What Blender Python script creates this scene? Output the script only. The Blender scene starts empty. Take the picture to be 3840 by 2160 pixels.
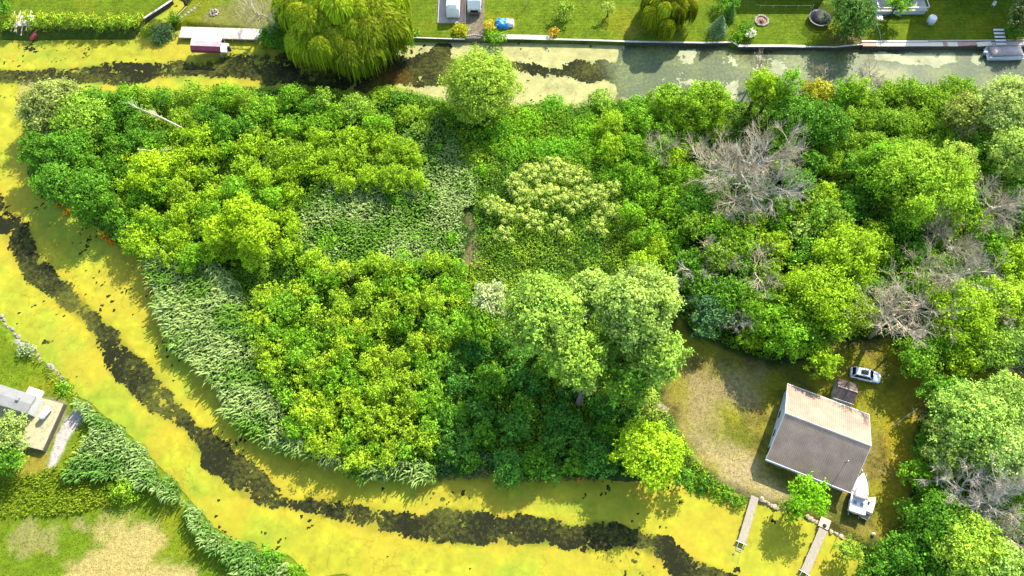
import bpy, math, numpy as np
from mathutils import Vector
R = math.radians
scene = bpy.context.scene
# ------------------------------------------------------------------ camera, sky, sun
CH, CT, CF = 120.0, R(25), 3000.0      # camera height, tilt from straight down, focal length in photo pixels
cam = bpy.data.cameras.new('camera'); camo = bpy.data.objects.new('camera', cam)
scene.collection.objects.link(camo); camo.location = (0, 0, CH); camo.rotation_euler = (CT, 0, 0)
cam.sensor_width = 36; cam.lens = 36*CF/3840; cam.clip_end = 2000; cam.clip_start = 1
scene.camera = camo
SUN_EL = R(39); SUN_AZ = math.atan2(.53, .85)          # azimuth clockwise from +Y
sdir = Vector((math.sin(SUN_AZ)*math.cos(SUN_EL), math.cos(SUN_AZ)*math.cos(SUN_EL), math.sin(SUN_EL)))
w = bpy.data.worlds.new('World'); scene.world = w; w.use_nodes = True
nt = w.node_tree; sky = nt.nodes.new('ShaderNodeTexSky'); sky.sky_type = 'NISHITA'; sky.sun_disc = False
sky.sun_elevation = SUN_EL; sky.sun_rotation = SUN_AZ
nt.links.new(sky.outputs[0], nt.nodes['Background'].inputs[0]); nt.nodes['Background'].inputs[1].default_value = 0.15
sl = bpy.data.lights.new('sun', 'SUN'); sl.energy = 3.5; sl.angle = R(.5); sl.color = (1, .95, .86)
so = bpy.data.objects.new('sun', sl); scene.collection.objects.link(so)
so.rotation_euler = sdir.to_track_quat('Z', 'Y').to_euler(); so.location = (0, 0, 150)
scene.view_settings.view_transform = 'Standard'; scene.view_settings.look = 'None'
scene.view_settings.exposure = 2.06; scene.view_settings.gamma = 1
scene.cycles.max_bounces = 5; scene.cycles.transparent_max_bounces = 4

C = scene.collection
rng = np.random.default_rng(11)

# ------------------------------------------------------------------ helpers
def W(px, py, z=0.0):
    """where the sight line of a photo pixel meets the height z"""
    x = (px-1920)/CF; v = (1080-py)/CF
    dy = math.sin(CT)+v*math.cos(CT); dz = -math.cos(CT)+v*math.sin(CT)
    t = (CH-z)/-dz
    return (x*t, dy*t, z)
def ppm(px, py, z=0.0):
    x, y, _ = W(px, py, z)
    return CF/((CH-z)*math.cos(CT)+y*math.sin(CT))
def WP(pts, z=0.0): return np.array([W(a, b, z)[:2] for a, b in pts])

def _h(ix, iy, s):
    n = (ix.astype(np.int64)*374761393+iy.astype(np.int64)*668265263+s*974634777) & 0xffffffff
    n = ((n ^ (n >> 13))*1274126177) & 0xffffffff
    return ((n ^ (n >> 16)) & 0xffff)/65535.0
def vn(x, y, s=0):
    x0 = np.floor(x); y0 = np.floor(y); fx = x-x0; fy = y-y0
    fx = fx*fx*(3-2*fx); fy = fy*fy*(3-2*fy)
    a = _h(x0, y0, s); b = _h(x0+1, y0, s); c = _h(x0, y0+1, s); d = _h(x0+1, y0+1, s)
    return (a*(1-fx)+b*fx)*(1-fy)+(c*(1-fx)+d*fx)*fy
def fbm(x, y, sc=1.0, o=4, s=0):
    t = 0; a = 1; n = 0
    for k in range(o):
        t = t+a*vn(x/sc+17.3*k, y/sc-9.1*k, s+k); n += a; a *= .55; sc *= .5
    return t/n
def sdf(pts, X, Y):
    """signed distance, positive inside"""
    P = np.asarray(pts, float); d = np.full(X.shape, 1e9); ins = np.zeros(X.shape, bool)
    for i in range(len(P)):
        a = P[i]; b = P[(i+1) % len(P)]; e = b-a; L = e@e+1e-12
        t = np.clip(((X-a[0])*e[0]+(Y-a[1])*e[1])/L, 0, 1)
        d = np.minimum(d, (X-a[0]-t*e[0])**2+(Y-a[1]-t*e[1])**2)
        c = ((a[1] > Y) != (b[1] > Y))
        with np.errstate(divide='ignore', invalid='ignore'):
            xi = a[0]+(Y-a[1])/(b[1]-a[1]+1e-15)*e[0]
        ins ^= c & (X < xi)
    d = np.sqrt(d); return np.where(ins, d, -d)
def ss(x, a, b):
    t = np.clip((x-a)/(b-a), 0, 1); return t*t*(3-2*t)

def tag(o, label=None, cat=None, group=None, kind=None):
    if label: o['label'] = label
    if cat: o['category'] = cat
    if group: o['group'] = group
    if kind: o['kind'] = kind
    return o
def empty(name, loc, rz, label, cat, group=None):
    o = bpy.data.objects.new(name, None); C.objects.link(o); o.location = loc; o.rotation_euler = (0, 0, rz)
    o.empty_display_size = .3
    return tag(o, label, cat, group)
def np_mesh(name, V, Q, mat, col=None, smooth=False, n=4):
    """V (N,3) verts, Q (M,n) faces"""
    me = bpy.data.meshes.new(name); V = np.asarray(V, np.float32); Q = np.asarray(Q, np.int32)
    me.vertices.add(len(V)); me.vertices.foreach_set('co', V.ravel())
    me.loops.add(Q.size); me.loops.foreach_set('vertex_index', Q.ravel())
    me.polygons.add(len(Q)); me.polygons.foreach_set('loop_start', np.arange(0, Q.size, Q.shape[1], dtype=np.int32))
    me.polygons.foreach_set('loop_total', np.full(len(Q), Q.shape[1], np.int32))
    if smooth: me.polygons.foreach_set('use_smooth', np.ones(len(Q), bool))
    me.update(calc_edges=True)
    if col is not None:
        a = me.color_attributes.new('tint', 'FLOAT_COLOR', 'POINT')
        c = np.ones((len(V), 4), np.float32); c[:, :3] = col; a.data.foreach_set('color', c.ravel())
    me.materials.append(mat)
    return me
def link(name, me, parent=None):
    o = bpy.data.objects.new(name, me); C.objects.link(o)
    if parent: o.parent = parent
    return o
class MB:
    def __init__(s): s.v = []; s.f = []; s.sm = []
    def add(s, V, F, M=None, smooth=False):
        b = len(s.v)
        for p in V:
            s.v.append(tuple(M @ Vector(p)) if M is not None else tuple(p))
        for f in F: s.f.append([b+i for i in f]); s.sm.append(smooth)
        return s
    def box(s, cx, cy, z0, sx, sy, h, rz=0, top=1.0, topy=None):
        ty = top if topy is None else topy
        ca, sa = math.cos(rz), math.sin(rz); V = []
        for k, zz in ((0, z0), (1, z0+h)):
            fx = top if k else 1; fy = ty if k else 1
            for a, b in ((-1, -1), (1, -1), (1, 1), (-1, 1)):
                x = a*sx/2*fx; y = b*sy/2*fy
                V.append((cx+x*ca-y*sa, cy+x*sa+y*ca, zz))
        return s.add(V, [(0, 3, 2, 1), (4, 5, 6, 7), (0, 1, 5, 4), (1, 2, 6, 5), (2, 3, 7, 6), (3, 0, 4, 7)])
    def prism(s, P, z0, z1):
        n = len(P); V = [(p[0], p[1], z0) for p in P]+[(p[0], p[1], z1) for p in P]
        return s.add(V, [tuple(range(n))[::-1], tuple(range(n, 2*n))]+[(i, (i+1) % n, n+(i+1) % n, n+i) for i in range(n)])
    def tube(s, pts, rad, n=6, smooth=True):
        pts = [Vector(p) for p in pts]; V = []; F = []
        for i, p in enumerate(pts):
            d = (pts[min(i+1, len(pts)-1)]-pts[max(i-1, 0)]).normalized()
            u = d.cross(Vector((0, 0, 1))) if abs(d.z) < .95 else d.cross(Vector((1, 0, 0)))
            u.normalize(); v = d.cross(u); r = rad[i] if hasattr(rad, '__len__') else rad
            for k in range(n):
                a = 2*math.pi*k/n; V.append(p+(u*math.cos(a)+v*math.sin(a))*r)
        for i in range(len(pts)-1):
            for k in range(n): F.append((i*n+k, i*n+(k+1) % n, (i+1)*n+(k+1) % n, (i+1)*n+k))
        F.append(tuple(range(n))[::-1]); F.append(tuple(range((len(pts)-1)*n, len(pts)*n)))
        return s.add(V, F, None, smooth)
    def cyl(s, x, y, z0, r0, r1, h, n=16):
        return s.tube([(x, y, z0), (x, y, z0+h)], [r0, r1], n)
    def ell(s, x, y, z, rx, ry, rz, n=10, m=6, jit=0):
        V = []; F = []
        for j in range(m+1):
            t = math.pi*j/m
            for k in range(n):
                a = 2*math.pi*k/n; q = 1+jit*(rng.random()-.5)*2
                V.append((x+rx*math.sin(t)*math.cos(a)*q, y+ry*math.sin(t)*math.sin(a)*q, z+rz*math.cos(t)*q))
        for j in range(m):
            for k in range(n): F.append((j*n+k, (j+1)*n+k, (j+1)*n+(k+1) % n, j*n+(k+1) % n))
        return s.add(V, F, None, jit == 0)
    def loft(s, rings, cap=True, smooth=False):
        n = len(rings[0]); V = [p for r in rings for p in r]; F = []
        for i in range(len(rings)-1):
            for k in range(n): F.append((i*n+k, i*n+(k+1) % n, (i+1)*n+(k+1) % n, (i+1)*n+k))
        if cap: F.append(tuple(range(n))[::-1]); F.append(tuple(range((len(rings)-1)*n, len(rings)*n)))
        return s.add(V, F, None, smooth)
    def build(s, name, mat, parent=None, bevel=0):
        me = bpy.data.meshes.new(name); me.from_pydata(s.v, [], s.f); me.update()
        me.polygons.foreach_set('use_smooth', s.sm); me.materials.append(mat)
        o = link(name, me, parent)
        if bevel:
            m = o.modifiers.new('bevel', 'BEVEL'); m.width = bevel; m.segments = 2; m.limit_method = 'ANGLE'
        return o

# ------------------------------------------------------------------ materials
def mat(name, col, rough=.7, var=.25, sc=3.0, metal=0, spec=.4, bump=0, bsc=8, emit=None, stretch=None, det=4):
    m = bpy.data.materials.new(name); m.use_nodes = True; N = m.node_tree.nodes; L = m.node_tree.links
    b = N['Principled BSDF']; b.inputs['Roughness'].default_value = rough; b.inputs['Metallic'].default_value = metal
    b.inputs['Specular IOR Level'].default_value = spec
    tc = N.new('ShaderNodeTexCoord'); mp = N.new('ShaderNodeMapping'); L.new(tc.outputs['Object'], mp.inputs[0])
    if stretch: mp.inputs['Scale'].default_value = stretch
    nz = N.new('ShaderNodeTexNoise'); nz.inputs['Scale'].default_value = sc; nz.inputs['Detail'].default_value = det
    nz.inputs['Roughness'].default_value = .65
    L.new(mp.outputs[0], nz.inputs['Vector'])
    rp = N.new('ShaderNodeValToRGB'); rp.color_ramp.elements[0].position = .3; rp.color_ramp.elements[1].position = .7
    c = np.array(col)*.84; lo = np.clip(c*(1-var), 0, 1); hi = np.clip(c*(1+var), 0, 1)
    rp.color_ramp.elements[0].color = (*lo, 1); rp.color_ramp.elements[1].color = (*hi, 1)
    L.new(nz.outputs[0], rp.inputs[0]); L.new(rp.outputs[0], b.inputs['Base Color'])
    if bump:
        n2 = N.new('ShaderNodeTexNoise'); n2.inputs['Scale'].default_value = bsc; n2.inputs['Detail'].default_value = 5
        L.new(mp.outputs[0], n2.inputs['Vector'])
        bp = N.new('ShaderNodeBump'); bp.inputs['Strength'].default_value = 1; bp.inputs['Distance'].default_value = bump
        L.new(n2.outputs[0], bp.inputs['Height']); L.new(bp.outputs[0], b.inputs['Normal'])
    return m
def tint_mat(name, rough=.6, transl=.0, var=.2, sc=2.5, bump=0, spec=.3, bsc=6, crack=False):
    m = bpy.data.materials.new(name); m.use_nodes = True; N = m.node_tree.nodes; L = m.node_tree.links
    b = N['Principled BSDF']; b.inputs['Roughness'].default_value = rough; b.inputs['Specular IOR Level'].default_value = spec
    at = N.new('ShaderNodeAttribute'); at.attribute_name = 'tint'
    out = at.outputs['Color']
    tc = N.new('ShaderNodeTexCoord')
    if var:
        nz = N.new('ShaderNodeTexNoise'); nz.inputs['Scale'].default_value = sc; nz.inputs['Detail'].default_value = 6
        nz.inputs['Roughness'].default_value = .7; L.new(tc.outputs['Object'], nz.inputs['Vector'])
        mr = N.new('ShaderNodeMapRange'); mr.inputs[1].default_value = .28; mr.inputs[2].default_value = .72
        mr.inputs[3].default_value = 1-var; mr.inputs[4].default_value = 1+var; L.new(nz.outputs[0], mr.inputs[0])
        mx = N.new('ShaderNodeVectorMath'); mx.operation = 'SCALE'; L.new(out, mx.inputs[0]); L.new(mr.outputs[0], mx.inputs['Scale'])
        out = mx.outputs[0]
    if name == 'ground':
        mp = N.new('ShaderNodeMapping'); mp.inputs['Scale'].default_value = (1, 2.6, 1); mp.inputs['Rotation'].default_value = (0, 0, .35); L.new(tc.outputs['Object'], mp.inputs[0])
        nf_ = N.new('ShaderNodeTexNoise'); nf_.inputs['Scale'].default_value = 4.5; nf_.inputs['Detail'].default_value = 8; nf_.inputs['Roughness'].default_value = .8; L.new(mp.outputs[0], nf_.inputs['Vector'])
        mf = N.new('ShaderNodeMapRange'); mf.inputs[1].default_value = .3; mf.inputs[2].default_value = .7; mf.inputs[3].default_value = .62; mf.inputs[4].default_value = 1.38; L.new(nf_.outputs[0], mf.inputs[0])
        mx = N.new('ShaderNodeVectorMath'); mx.operation = 'SCALE'; L.new(out, mx.inputs[0]); L.new(mf.outputs[0], mx.inputs['Scale']); out = mx.outputs[0]
    if crack:
        vo = N.new('ShaderNodeTexVoronoi'); vo.feature = 'DISTANCE_TO_EDGE'; vo.inputs['Scale'].default_value = .32
        n3 = N.new('ShaderNodeTexNoise'); n3.inputs['Scale'].default_value = .9; n3.inputs['Detail'].default_value = 5
        L.new(tc.outputs['Object'], n3.inputs['Vector'])
        ad = N.new('ShaderNodeVectorMath'); ad.operation = 'MULTIPLY_ADD'; ad.inputs[1].default_value = (2.5, 2.5, 2.5)
        L.new(n3.outputs['Color'], ad.inputs[0]); L.new(tc.outputs['Object'], ad.inputs[2]); L.new(ad.outputs[0], vo.inputs['Vector'])
        m2 = N.new('ShaderNodeMapRange'); m2.inputs[1].default_value = 0.0; m2.inputs[2].default_value = .035
        m2.inputs[3].default_value = .72; m2.inputs[4].default_value = 1; L.new(vo.outputs['Distance'], m2.inputs[0])
        # cracks only where a slow noise is high
        n4 = N.new('ShaderNodeTexNoise'); n4.inputs['Scale'].default_value = .06; L.new(tc.outputs['Object'], n4.inputs['Vector'])
        m3 = N.new('ShaderNodeMapRange'); m3.inputs[1].default_value = .45; m3.inputs[2].default_value = .58; L.new(n4.outputs[0], m3.inputs[0])
        mm = N.new('ShaderNodeMix'); mm.data_type = 'FLOAT'; mm.inputs[2].default_value = 1
        L.new(m3.outputs[0], mm.inputs[0]); L.new(m2.outputs[0], mm.inputs[3])
        mx = N.new('ShaderNodeVectorMath'); mx.operation = 'SCALE'; L.new(out, mx.inputs[0]); L.new(mm.outputs[0], mx.inputs['Scale'])
        out = mx.outputs[0]
    L.new(out, b.inputs['Base Color'])
    if bump:
        n2 = N.new('ShaderNodeTexNoise'); n2.inputs['Scale'].default_value = bsc; n2.inputs['Detail'].default_value = 5
        L.new(tc.outputs['Object'], n2.inputs['Vector'])
        bp = N.new('ShaderNodeBump'); bp.inputs['Strength'].default_value = 1; bp.inputs['Distance'].default_value = bump
        L.new(n2.outputs[0], bp.inputs['Height']); L.new(bp.outputs[0], b.inputs['Normal'])
    if transl:
        t = N.new('ShaderNodeBsdfTranslucent'); L.new(out, t.inputs['Color'])
        ms = N.new('ShaderNodeMixShader'); ms.inputs[0].default_value = transl
        L.new(b.outputs[0], ms.inputs[1]); L.new(t.outputs[0], ms.inputs[2])
        L.new(ms.outputs[0], N['Material Output'].inputs[0])
    return m
M_leaf = tint_mat('leaves', .7, .35, 0, spec=.10)
M_ground = tint_mat('ground', .95, 0, .38, 1.6, .08, .05)
M_weed = tint_mat('duckweed', .85, 0, .10, 1.2, .01, .15, crack=True)
M_bark = mat('bark', (.085, .07, .05), .9, .35, 4, bump=.02)
M_dead = mat('dead wood', (.38, .31, .20), .9, .3, 3)
M_white = mat('white paint', (.64, .60, .53), .4, .05, 2)
M_glass = mat('dark glass', (.012, .015, .02), .08, .2, 2, spec=.6)
M_black = mat('black rubber', (.02, .02, .02), .8, .2)
M_wood = mat('weathered wood', (.27, .23, .165), .9, .3, 2.5, stretch=(1, 8, 1), bump=.01)
M_woodp = mat('pale wood', (.38, .30, .22), .9, .25, 2.5, stretch=(1, 8, 1))
M_conc = mat('concrete', (.42, .38, .31), .9, .18, 1.2, bump=.01)
M_stone = mat('stone', (.34, .30, .25), .9, .35, 1.5, bump=.04)
M_metal = mat('grey metal', (.35, .36, .37), .4, .15, 2, metal=.6)
M_rroof = mat('brown metal roof', (.29, .208, .145), .7, .22, .45, spec=.05, det=5)
M_shing = mat('brown shingle', (.10, .070, .052), .9, .4, 1.1, bump=.02)
M_red_glare = mat('red fabric with glare', (.46, .30, .27), .35, .25, .8, spec=.9)  # pale pink stands in for sun glare on red canvas
M_redd = mat('dark red fabric', (.16, .02, .03), .7, .25, .8)
M_gcan = mat('grey brown canvas', (.27, .22, .20), .6, .3, .6)
M_blue = mat('blue tarp', (.03, .22, .50), .4, .35, 2, bump=.05, bsc=3)
M_grav = mat('gravel', (.30, .26, .20), .95, .4, 5, bump=.03, bsc=12)
M_net = mat('black mesh net', (.012, .014, .02), .6, .3, 6)
M_wall = mat('pale siding', (.46, .50, .50), .7, .05, 1)
M_beige = mat('beige siding', (.42, .38, .31), .7, .08, 1)
M_groof = mat('grey roof', (.20, .19, .165), .8, .12, 1)

# ------------------------------------------------------------------ layout (photo pixels, unprojected onto the water level or the lawn level)
ISL = WP([(140, 372), (250, 352), (480, 350), (680, 345), (860, 330), (1080, 335), (1250, 348), (1380, 362), (1450, 340), (1560, 350),
     (1700, 388), (1860, 410), (1980, 392), (2150, 402), (2250, 385), (2400, 380), (2480, 372), (2620, 380), (2780, 385), (2850, 380), (2960, 385),
     (3080, 362), (3280, 350), (3390, 330), (3500, 322), (3640, 328), (3690, 375), (3715, 410), (3770, 365), (3880, 345), (4600, 340), (4600, 2500), (3260, 2500), (3240, 2160),
     (3230, 2070), (3200, 2030), (3110, 2000), (3060, 1960), (2920, 1910), (2850, 1885), (2790, 1870), (2700, 1830), (2620, 1795), (2550, 1785),
     (2450, 1802), (2350, 1812), (2250, 1795), (2050, 1785), (1850, 1782), (1620, 1785), (1450, 1795), (1350, 1790), (1260, 1755), (1150, 1712),
     (1000, 1655), (920, 1595), (850, 1500), (775, 1400), (700, 1320), (650, 1285), (625, 1200), (600, 1120), (565, 1050), (545, 1000), (475, 935), (365, 860),
     (255, 795), (165, 735), (105, 650), (98, 570), (118, 485)])
SW = WP([(-900, 1100), (-5, 1190), (20, 1218), (60, 1242), (72, 1272), (120, 1292), (150, 1342), (200, 1372), (230, 1412), (245, 1450), (290, 1482),
     (330, 1502), (400, 1562), (480, 1622), (540, 1682), (590, 1742), (650, 1802), (700, 1852), (740, 1902), (800, 1972), (880, 2022), (950, 2062),
     (1080, 2072), (1130, 2122), (1160, 2165), (1290, 2150), (1400, 2210), (1500, 2700), (-900, 2700)])
NOR = np.vstack([WP([(-900, 140), (0, 150), (100, 155), (270, 150), (500, 150), (545, 95), (640, 12), (660, -5), (705, 18), (640, 85), (660, 118), (700, 108), (980, 138), (1020, 185), (1250, 200), (1460, 200), (1540, 155)], 0),
     WP([(1540, 148), (1740, 151), (1820, 152), (1900, 150), (2100, 156), (2370, 162), (2720, 160), (2765, 177), (2870, 178), (3100, 180), (3230, 172), (3240, 172), (3600, 168), (3840, 160), (4700, 150), (4700, -250), (-900, -250)], .9)])
YARD = [(2540, 1190), (2600, 1262), (2800, 1335), (2880, 1365), (3060, 1350), (3120, 1280), (3340, 1270), (3370, 1395), (3880, 1395), (3880, 1470), (3500, 1485), (3440, 1600), (3430, 1760), (3400, 1900),
     (3350, 1990), (3230, 2040), (3200, 2025), (3110, 1998), (2920, 1905), (2790, 1862), (2660, 1770), (2560, 1640), (2520, 1560), (2480, 1500), (2480, 1340)]

# open (uncovered) water
OPEN_L = [(-200, 560), (0, 720), (30, 770), (110, 850), (150, 930), (200, 1000), (250, 1060), (300, 1110), (350, 1160), (420, 1210), (460, 1270), (540, 1350),
     (620, 1440), (700, 1530), (760, 1590), (830, 1640), (900, 1700), (960, 1750), (1040, 1840), (1085, 1895), (1060, 1910), (980, 1885), (910, 1865), (850, 1805),
     (780, 1765), (740, 1690), (680, 1630), (600, 1580), (530, 1510), (480, 1460), (420, 1410), (385, 1350), (350, 1260), (310, 1220), (250, 1170), (200, 1120),
     (110, 1070), (60, 1000), (30, 920), (0, 880), (-200, 700)]
OPEN_B = [(1580, 1940), (1650, 1915), (1800, 1922), (1880, 1930), (2000, 1935), (2090, 1955), (2170, 1965), (2230, 1965), (2300, 1972), (2400, 2000), (2500, 2015),
     (2600, 2080), (2700, 2135), (2900, 2230), (2700, 2300), (2530, 2180), (2500, 2130), (2450, 2090), (2400, 2065), (2300, 2055), (2160, 2062), (2000, 2052),
     (1900, 2045), (1800, 2048), (1650, 2040), (1600, 2000)]
OPEN_M = [(1000, 1845), (1120, 1870), (1200, 1852), (1330, 1890), (1450, 1902), (1600, 1935), (1650, 2040), (1500, 2015), (1340, 1985), (1250, 1955), (1100, 1915)]
OPEN_T = [(-200, 262), (0, 258), (120, 262), (330, 242), (430, 228), (560, 232), (560, 300), (480, 326), (350, 314), (130, 325), (0, 318), (-200, 320)]
OPEN_T2 = [(540, 238), (700, 228), (850, 215), (1000, 190), (1240, 190), (1260, 240), (1380, 345), (1250, 345), (1000, 322), (850, 300), (700, 290), (550, 300)]
OPEN_T3 = [(1180, 200), (1400, 205), (1500, 215), (1560, 215), (1650, 165), (1690, 165), (1690, 215), (1780, 235), (1880, 225), (1960, 228), (2040, 238), (2100, 268),
     (2160, 225), (2310, 232), (2340, 330), (2290, 312), (2200, 310), (2100, 288), (2000, 292), (1900, 262), (1800, 290), (1700, 325), (1640, 330), (1530, 325), (1440, 320), (1380, 350), (1250, 330)]
OPEN_R = [(2330, 160), (2600, 165), (2800, 180), (4500, 170), (4500, 420), (2310, 420), (2320, 330), (2300, 260)]
CREAM_R = [  # pale mats in the murky part: polygon, coverage
    ([(2550, 190), (2610, 190), (2600, 240), (2520, 245)], .62), ([(2700, 205), (2790, 205), (2770, 260), (2700, 240)], .5),
    ([(2480, 290), (2640, 300), (2760, 300), (2770, 380), (2680, 360), (2560, 350), (2500, 330), (2410, 390), (2380, 390)], .42),
    ([(2600, 330), (2770, 300), (2780, 390), (2640, 350)], .55), ([(2840, 205), (3000, 205), (3010, 230), (2990, 300), (2900, 330), (2820, 280)], .45),
    ([(3280, 200), (3510, 200), (3515, 240), (3440, 245), (3290, 225)], .72), ([(3530, 200), (3580, 200), (3590, 235), (3500, 260), (3480, 245)], .75),
    ([(3650, 195), (3700, 200), (3680, 260), (3630, 230)], .6), ([(3280, 320), (3380, 300), (3330, 350)], .6), ([(3600, 300), (3700, 340), (3690, 395), (3650, 330)], .5),
    ([(2330, 340), (2430, 340), (2380, 400), (2320, 400)], .3), ([(2320, 150), (2345, 150), (2345, 250), (2320, 250)], .5)]

# ------------------------------------------------------------------ terrain sheet
step = .36
gx = np.arange(-128, 128.1, step); gy = np.arange(-14, 150.1, step)
X, Y = np.meshgrid(gx, gy)
dI = sdf(ISL, X, Y)+(fbm(X, Y, 3.0, 3, 3)-.5)*1.2
dS = sdf(SW, X, Y)+(fbm(X, Y, 2.0, 3, 4)-.5)*.6
dN = sdf(NOR, X, Y)
xnat = W(1450, 190, 0)[0]
hN = np.where(X < xnat, np.clip(dN*.8, -1.3, .9), np.clip((dN-.15)*6, -1.3, .9))
H = np.maximum.reduce([np.clip(dI*.45, -1.3, .55), np.clip(dS*.5, -1.3, .6), hN])
H = H+np.where(H > .2, (fbm(X, Y, 9, 3, 8)-.5)*.18, 0)
def gz(x, y):
    i = int(round((y-gy[0])/step)); j = int(round((x-gx[0])/step))
    return float(H[min(max(i, 0), H.shape[0]-1), min(max(j, 0), H.shape[1]-1)])
col = np.zeros(X.shape+(3,)); col[:] = (.035, .06, .012)               # leaf litter and mud below the thickets
def paint(mask, c):
    global col
    col = col*(1-mask[..., None])+np.array(c)*mask[..., None]
def region(pts, z=.6, soft=.4, ns=2.0, na=1.0):
    return ss(sdf(WP(pts, z), X, Y)+(fbm(X, Y, ns, 4, 21)-.5)*2*na, -soft, soft)
n1 = fbm(X, Y, 7, 5, 31); n2 = fbm(X, Y, 1.6, 4, 32); n3 = fbm(X, Y, 18, 3, 33)
lawn = np.array((.135, .205, .009))*(.85+.5*(n2[..., None]-.5))
lawn = lawn*(1-ss(n1, .5, .75)[..., None]*.6)+np.array((.21, .215, .010))*ss(n1, .5, .75)[..., None]*.6
mN = ss(dN, -.2, .3); col = col*(1-mN[..., None])+lawn*mN[..., None]
mS = ss(dS, -.2, .5); col = col*(1-mS[..., None])+lawn*mS[..., None]
mN2 = ss(dN, .3, .6)[..., None]; col = col*(1-mN2+mN2*(.93+.10*np.sin(Y*7.5+fbm(X, Y, 9, 2, 45)*6)[..., None]))
# north side details
paint(region([(0, 55), (560, 60), (540, 150), (0, 160)], .6)*.9, (.05, .08, .012))  # shade at the hedge base put into the ground colour
paint(region([(780, 20), (900, 0), (1080, 0), (1080, 110), (820, 105), (760, 90)], .9, 1, 3, 2)*.7, (.19, .17, .045))
paint(region([(1640, -60), (1755, -60), (1750, 88), (1640, 86)], .9, .1, 1, .1), (.20, .17, .13))
paint(region([(1755, -60), (1818, -60), (1812, 150), (1750, 150)], .9, .15, 1, .2), (.19, .155, .10))
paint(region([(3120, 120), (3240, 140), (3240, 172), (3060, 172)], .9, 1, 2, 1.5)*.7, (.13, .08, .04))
paint(region([(2350, 95), (2420, 110), (2370, 150), (2330, 120)], .9, .6, 1, .6)*.5, (.26, .20, .03))
# island yard: mown, part dry, part yellow, with dappled sun and shade painted in
my = region(YARD, .55, .8, 3, 1.2)
ang = R(-30); u = X*math.cos(ang)+Y*math.sin(ang)
mow = .5+.5*np.sin((X*math.sin(R(28))+Y*math.cos(R(28))+1.2*fbm(X, Y, 5, 2, 40))*5.2)
ycol = np.array((.205, .165, .035))*(.55+1.1*(n2[..., None]-.2))*(.84+.28*mow[..., None])
gg = ss(n1, .33, .55)[..., None]; ycol = ycol*(1-gg*.8)+np.array((.25, .24, .014))*gg*.8
g2 = ss(fbm(X, Y, 5, 4, 77), .52, .66)[..., None]; ycol = ycol*(1-g2*.6)+np.array((.075, .10, .014))*g2*.6  # olive patches put dappled tree shade into the grass colour
col = col*(1-my[..., None])+ycol*my[..., None]
paint(region([(2700, 1380), (2850, 1400), (2840, 1500), (2700, 1520), (2620, 1700), (2560, 1600), (2600, 1420)], .55, 2, 4, 2.5)*.7, (.32, .25, .11))
paint(region([(2600, 1640), (2800, 1700), (2900, 1800), (2980, 1890), (2880, 1885), (2700, 1800)], .55, 1.5, 3, 2)*.8, (.40, .31, .14))
paint(region([(3300, 1290), (3340, 1500), (3330, 1800), (3300, 2000), (3360, 1960), (3420, 1700), (3420, 1500), (3840, 1450), (3840, 1400)], .55, 1.5, 3, 3)*.6, (.36, .28, .014))
# clearing in the reeds
paint(region([(1745, 720), (1770, 830), (1800, 880), (1810, 1000), (1740, 990), (1770, 880), (1700, 700)], .5, .5, 2, .8), (.17, .14, .06))
# south-west bank
paint(region([(0, 1640), (200, 1640), (330, 1780), (420, 1900), (240, 1925), (0, 1935)], .6, .8, 2, 1)*.9, (.14, .19, .008))
paint(region([(60, 1700), (180, 1700), (190, 1770), (60, 1800)], .6, .6, 2, 1)*.8, (.26, .20, .03))
paint(region([(395, 1930), (470, 1925), (545, 1975), (610, 2010), (600, 2080), (720, 2120), (720, 2300), (280, 2300), (255, 2120), (370, 2050), (375, 1980)], .6, 1.3, 2.5, 2.4)*.8, (.43, .325, .11))
paint(region([(40, 1960), (210, 1960), (190, 2080), (60, 2100)], .6, .8, 2.5, 2.2)*.55, (.30, .24, .09))
paint(region([(280, 1950), (330, 1945), (330, 1990), (275, 1985)], .6, .5, 1.5, 1)*.6, (.32, .25, .10))
paint(region([(0, 1450), (240, 1505), (250, 1540), (170, 1700), (90, 1690), (0, 1560)], .6, .4, 1.5, .4), (.27, .225, .11))
paint(region([(290, 1530), (318, 1540), (300, 1590), (255, 1640), (235, 1700), (205, 1750), (175, 1760), (190, 1700), (215, 1630), (240, 1570)], .6, .25, 1, .3), (.44, .38, .31))
bed = H < -.05; col[bed] = (.03, .035, .02)
# all ground colours scaled down evenly
col *= .60
V = np.stack([X.ravel(), Y.ravel(), H.ravel()], 1)
ny, nx = X.shape; idx = np.arange(ny*nx).reshape(ny, nx)
Q = np.stack([idx[:-1, :-1].ravel(), idx[:-1, 1:].ravel(), idx[1:, 1:].ravel(), idx[1:, :-1].ravel()], 1)
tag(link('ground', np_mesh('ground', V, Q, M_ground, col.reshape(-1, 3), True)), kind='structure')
# the country round about, out of the picture
mb = MB()
for x0, x1, y0, y1 in ((-700, -127.9, -600, 800), (127.9, 700, -600, 800), (-127.9, 127.9, -600, -13.9), (-127.9, 127.9, 149.9, 800)):
    mb.add([(x0, y0, .3), (x1, y0, .3), (x1, y1, .3), (x0, y1, .3)], [(0, 1, 2, 3)])
tag(mb.build('outer_ground', mat('outer grass', (.09, .13, .02), .95, .4, .05)), kind='structure')

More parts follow.
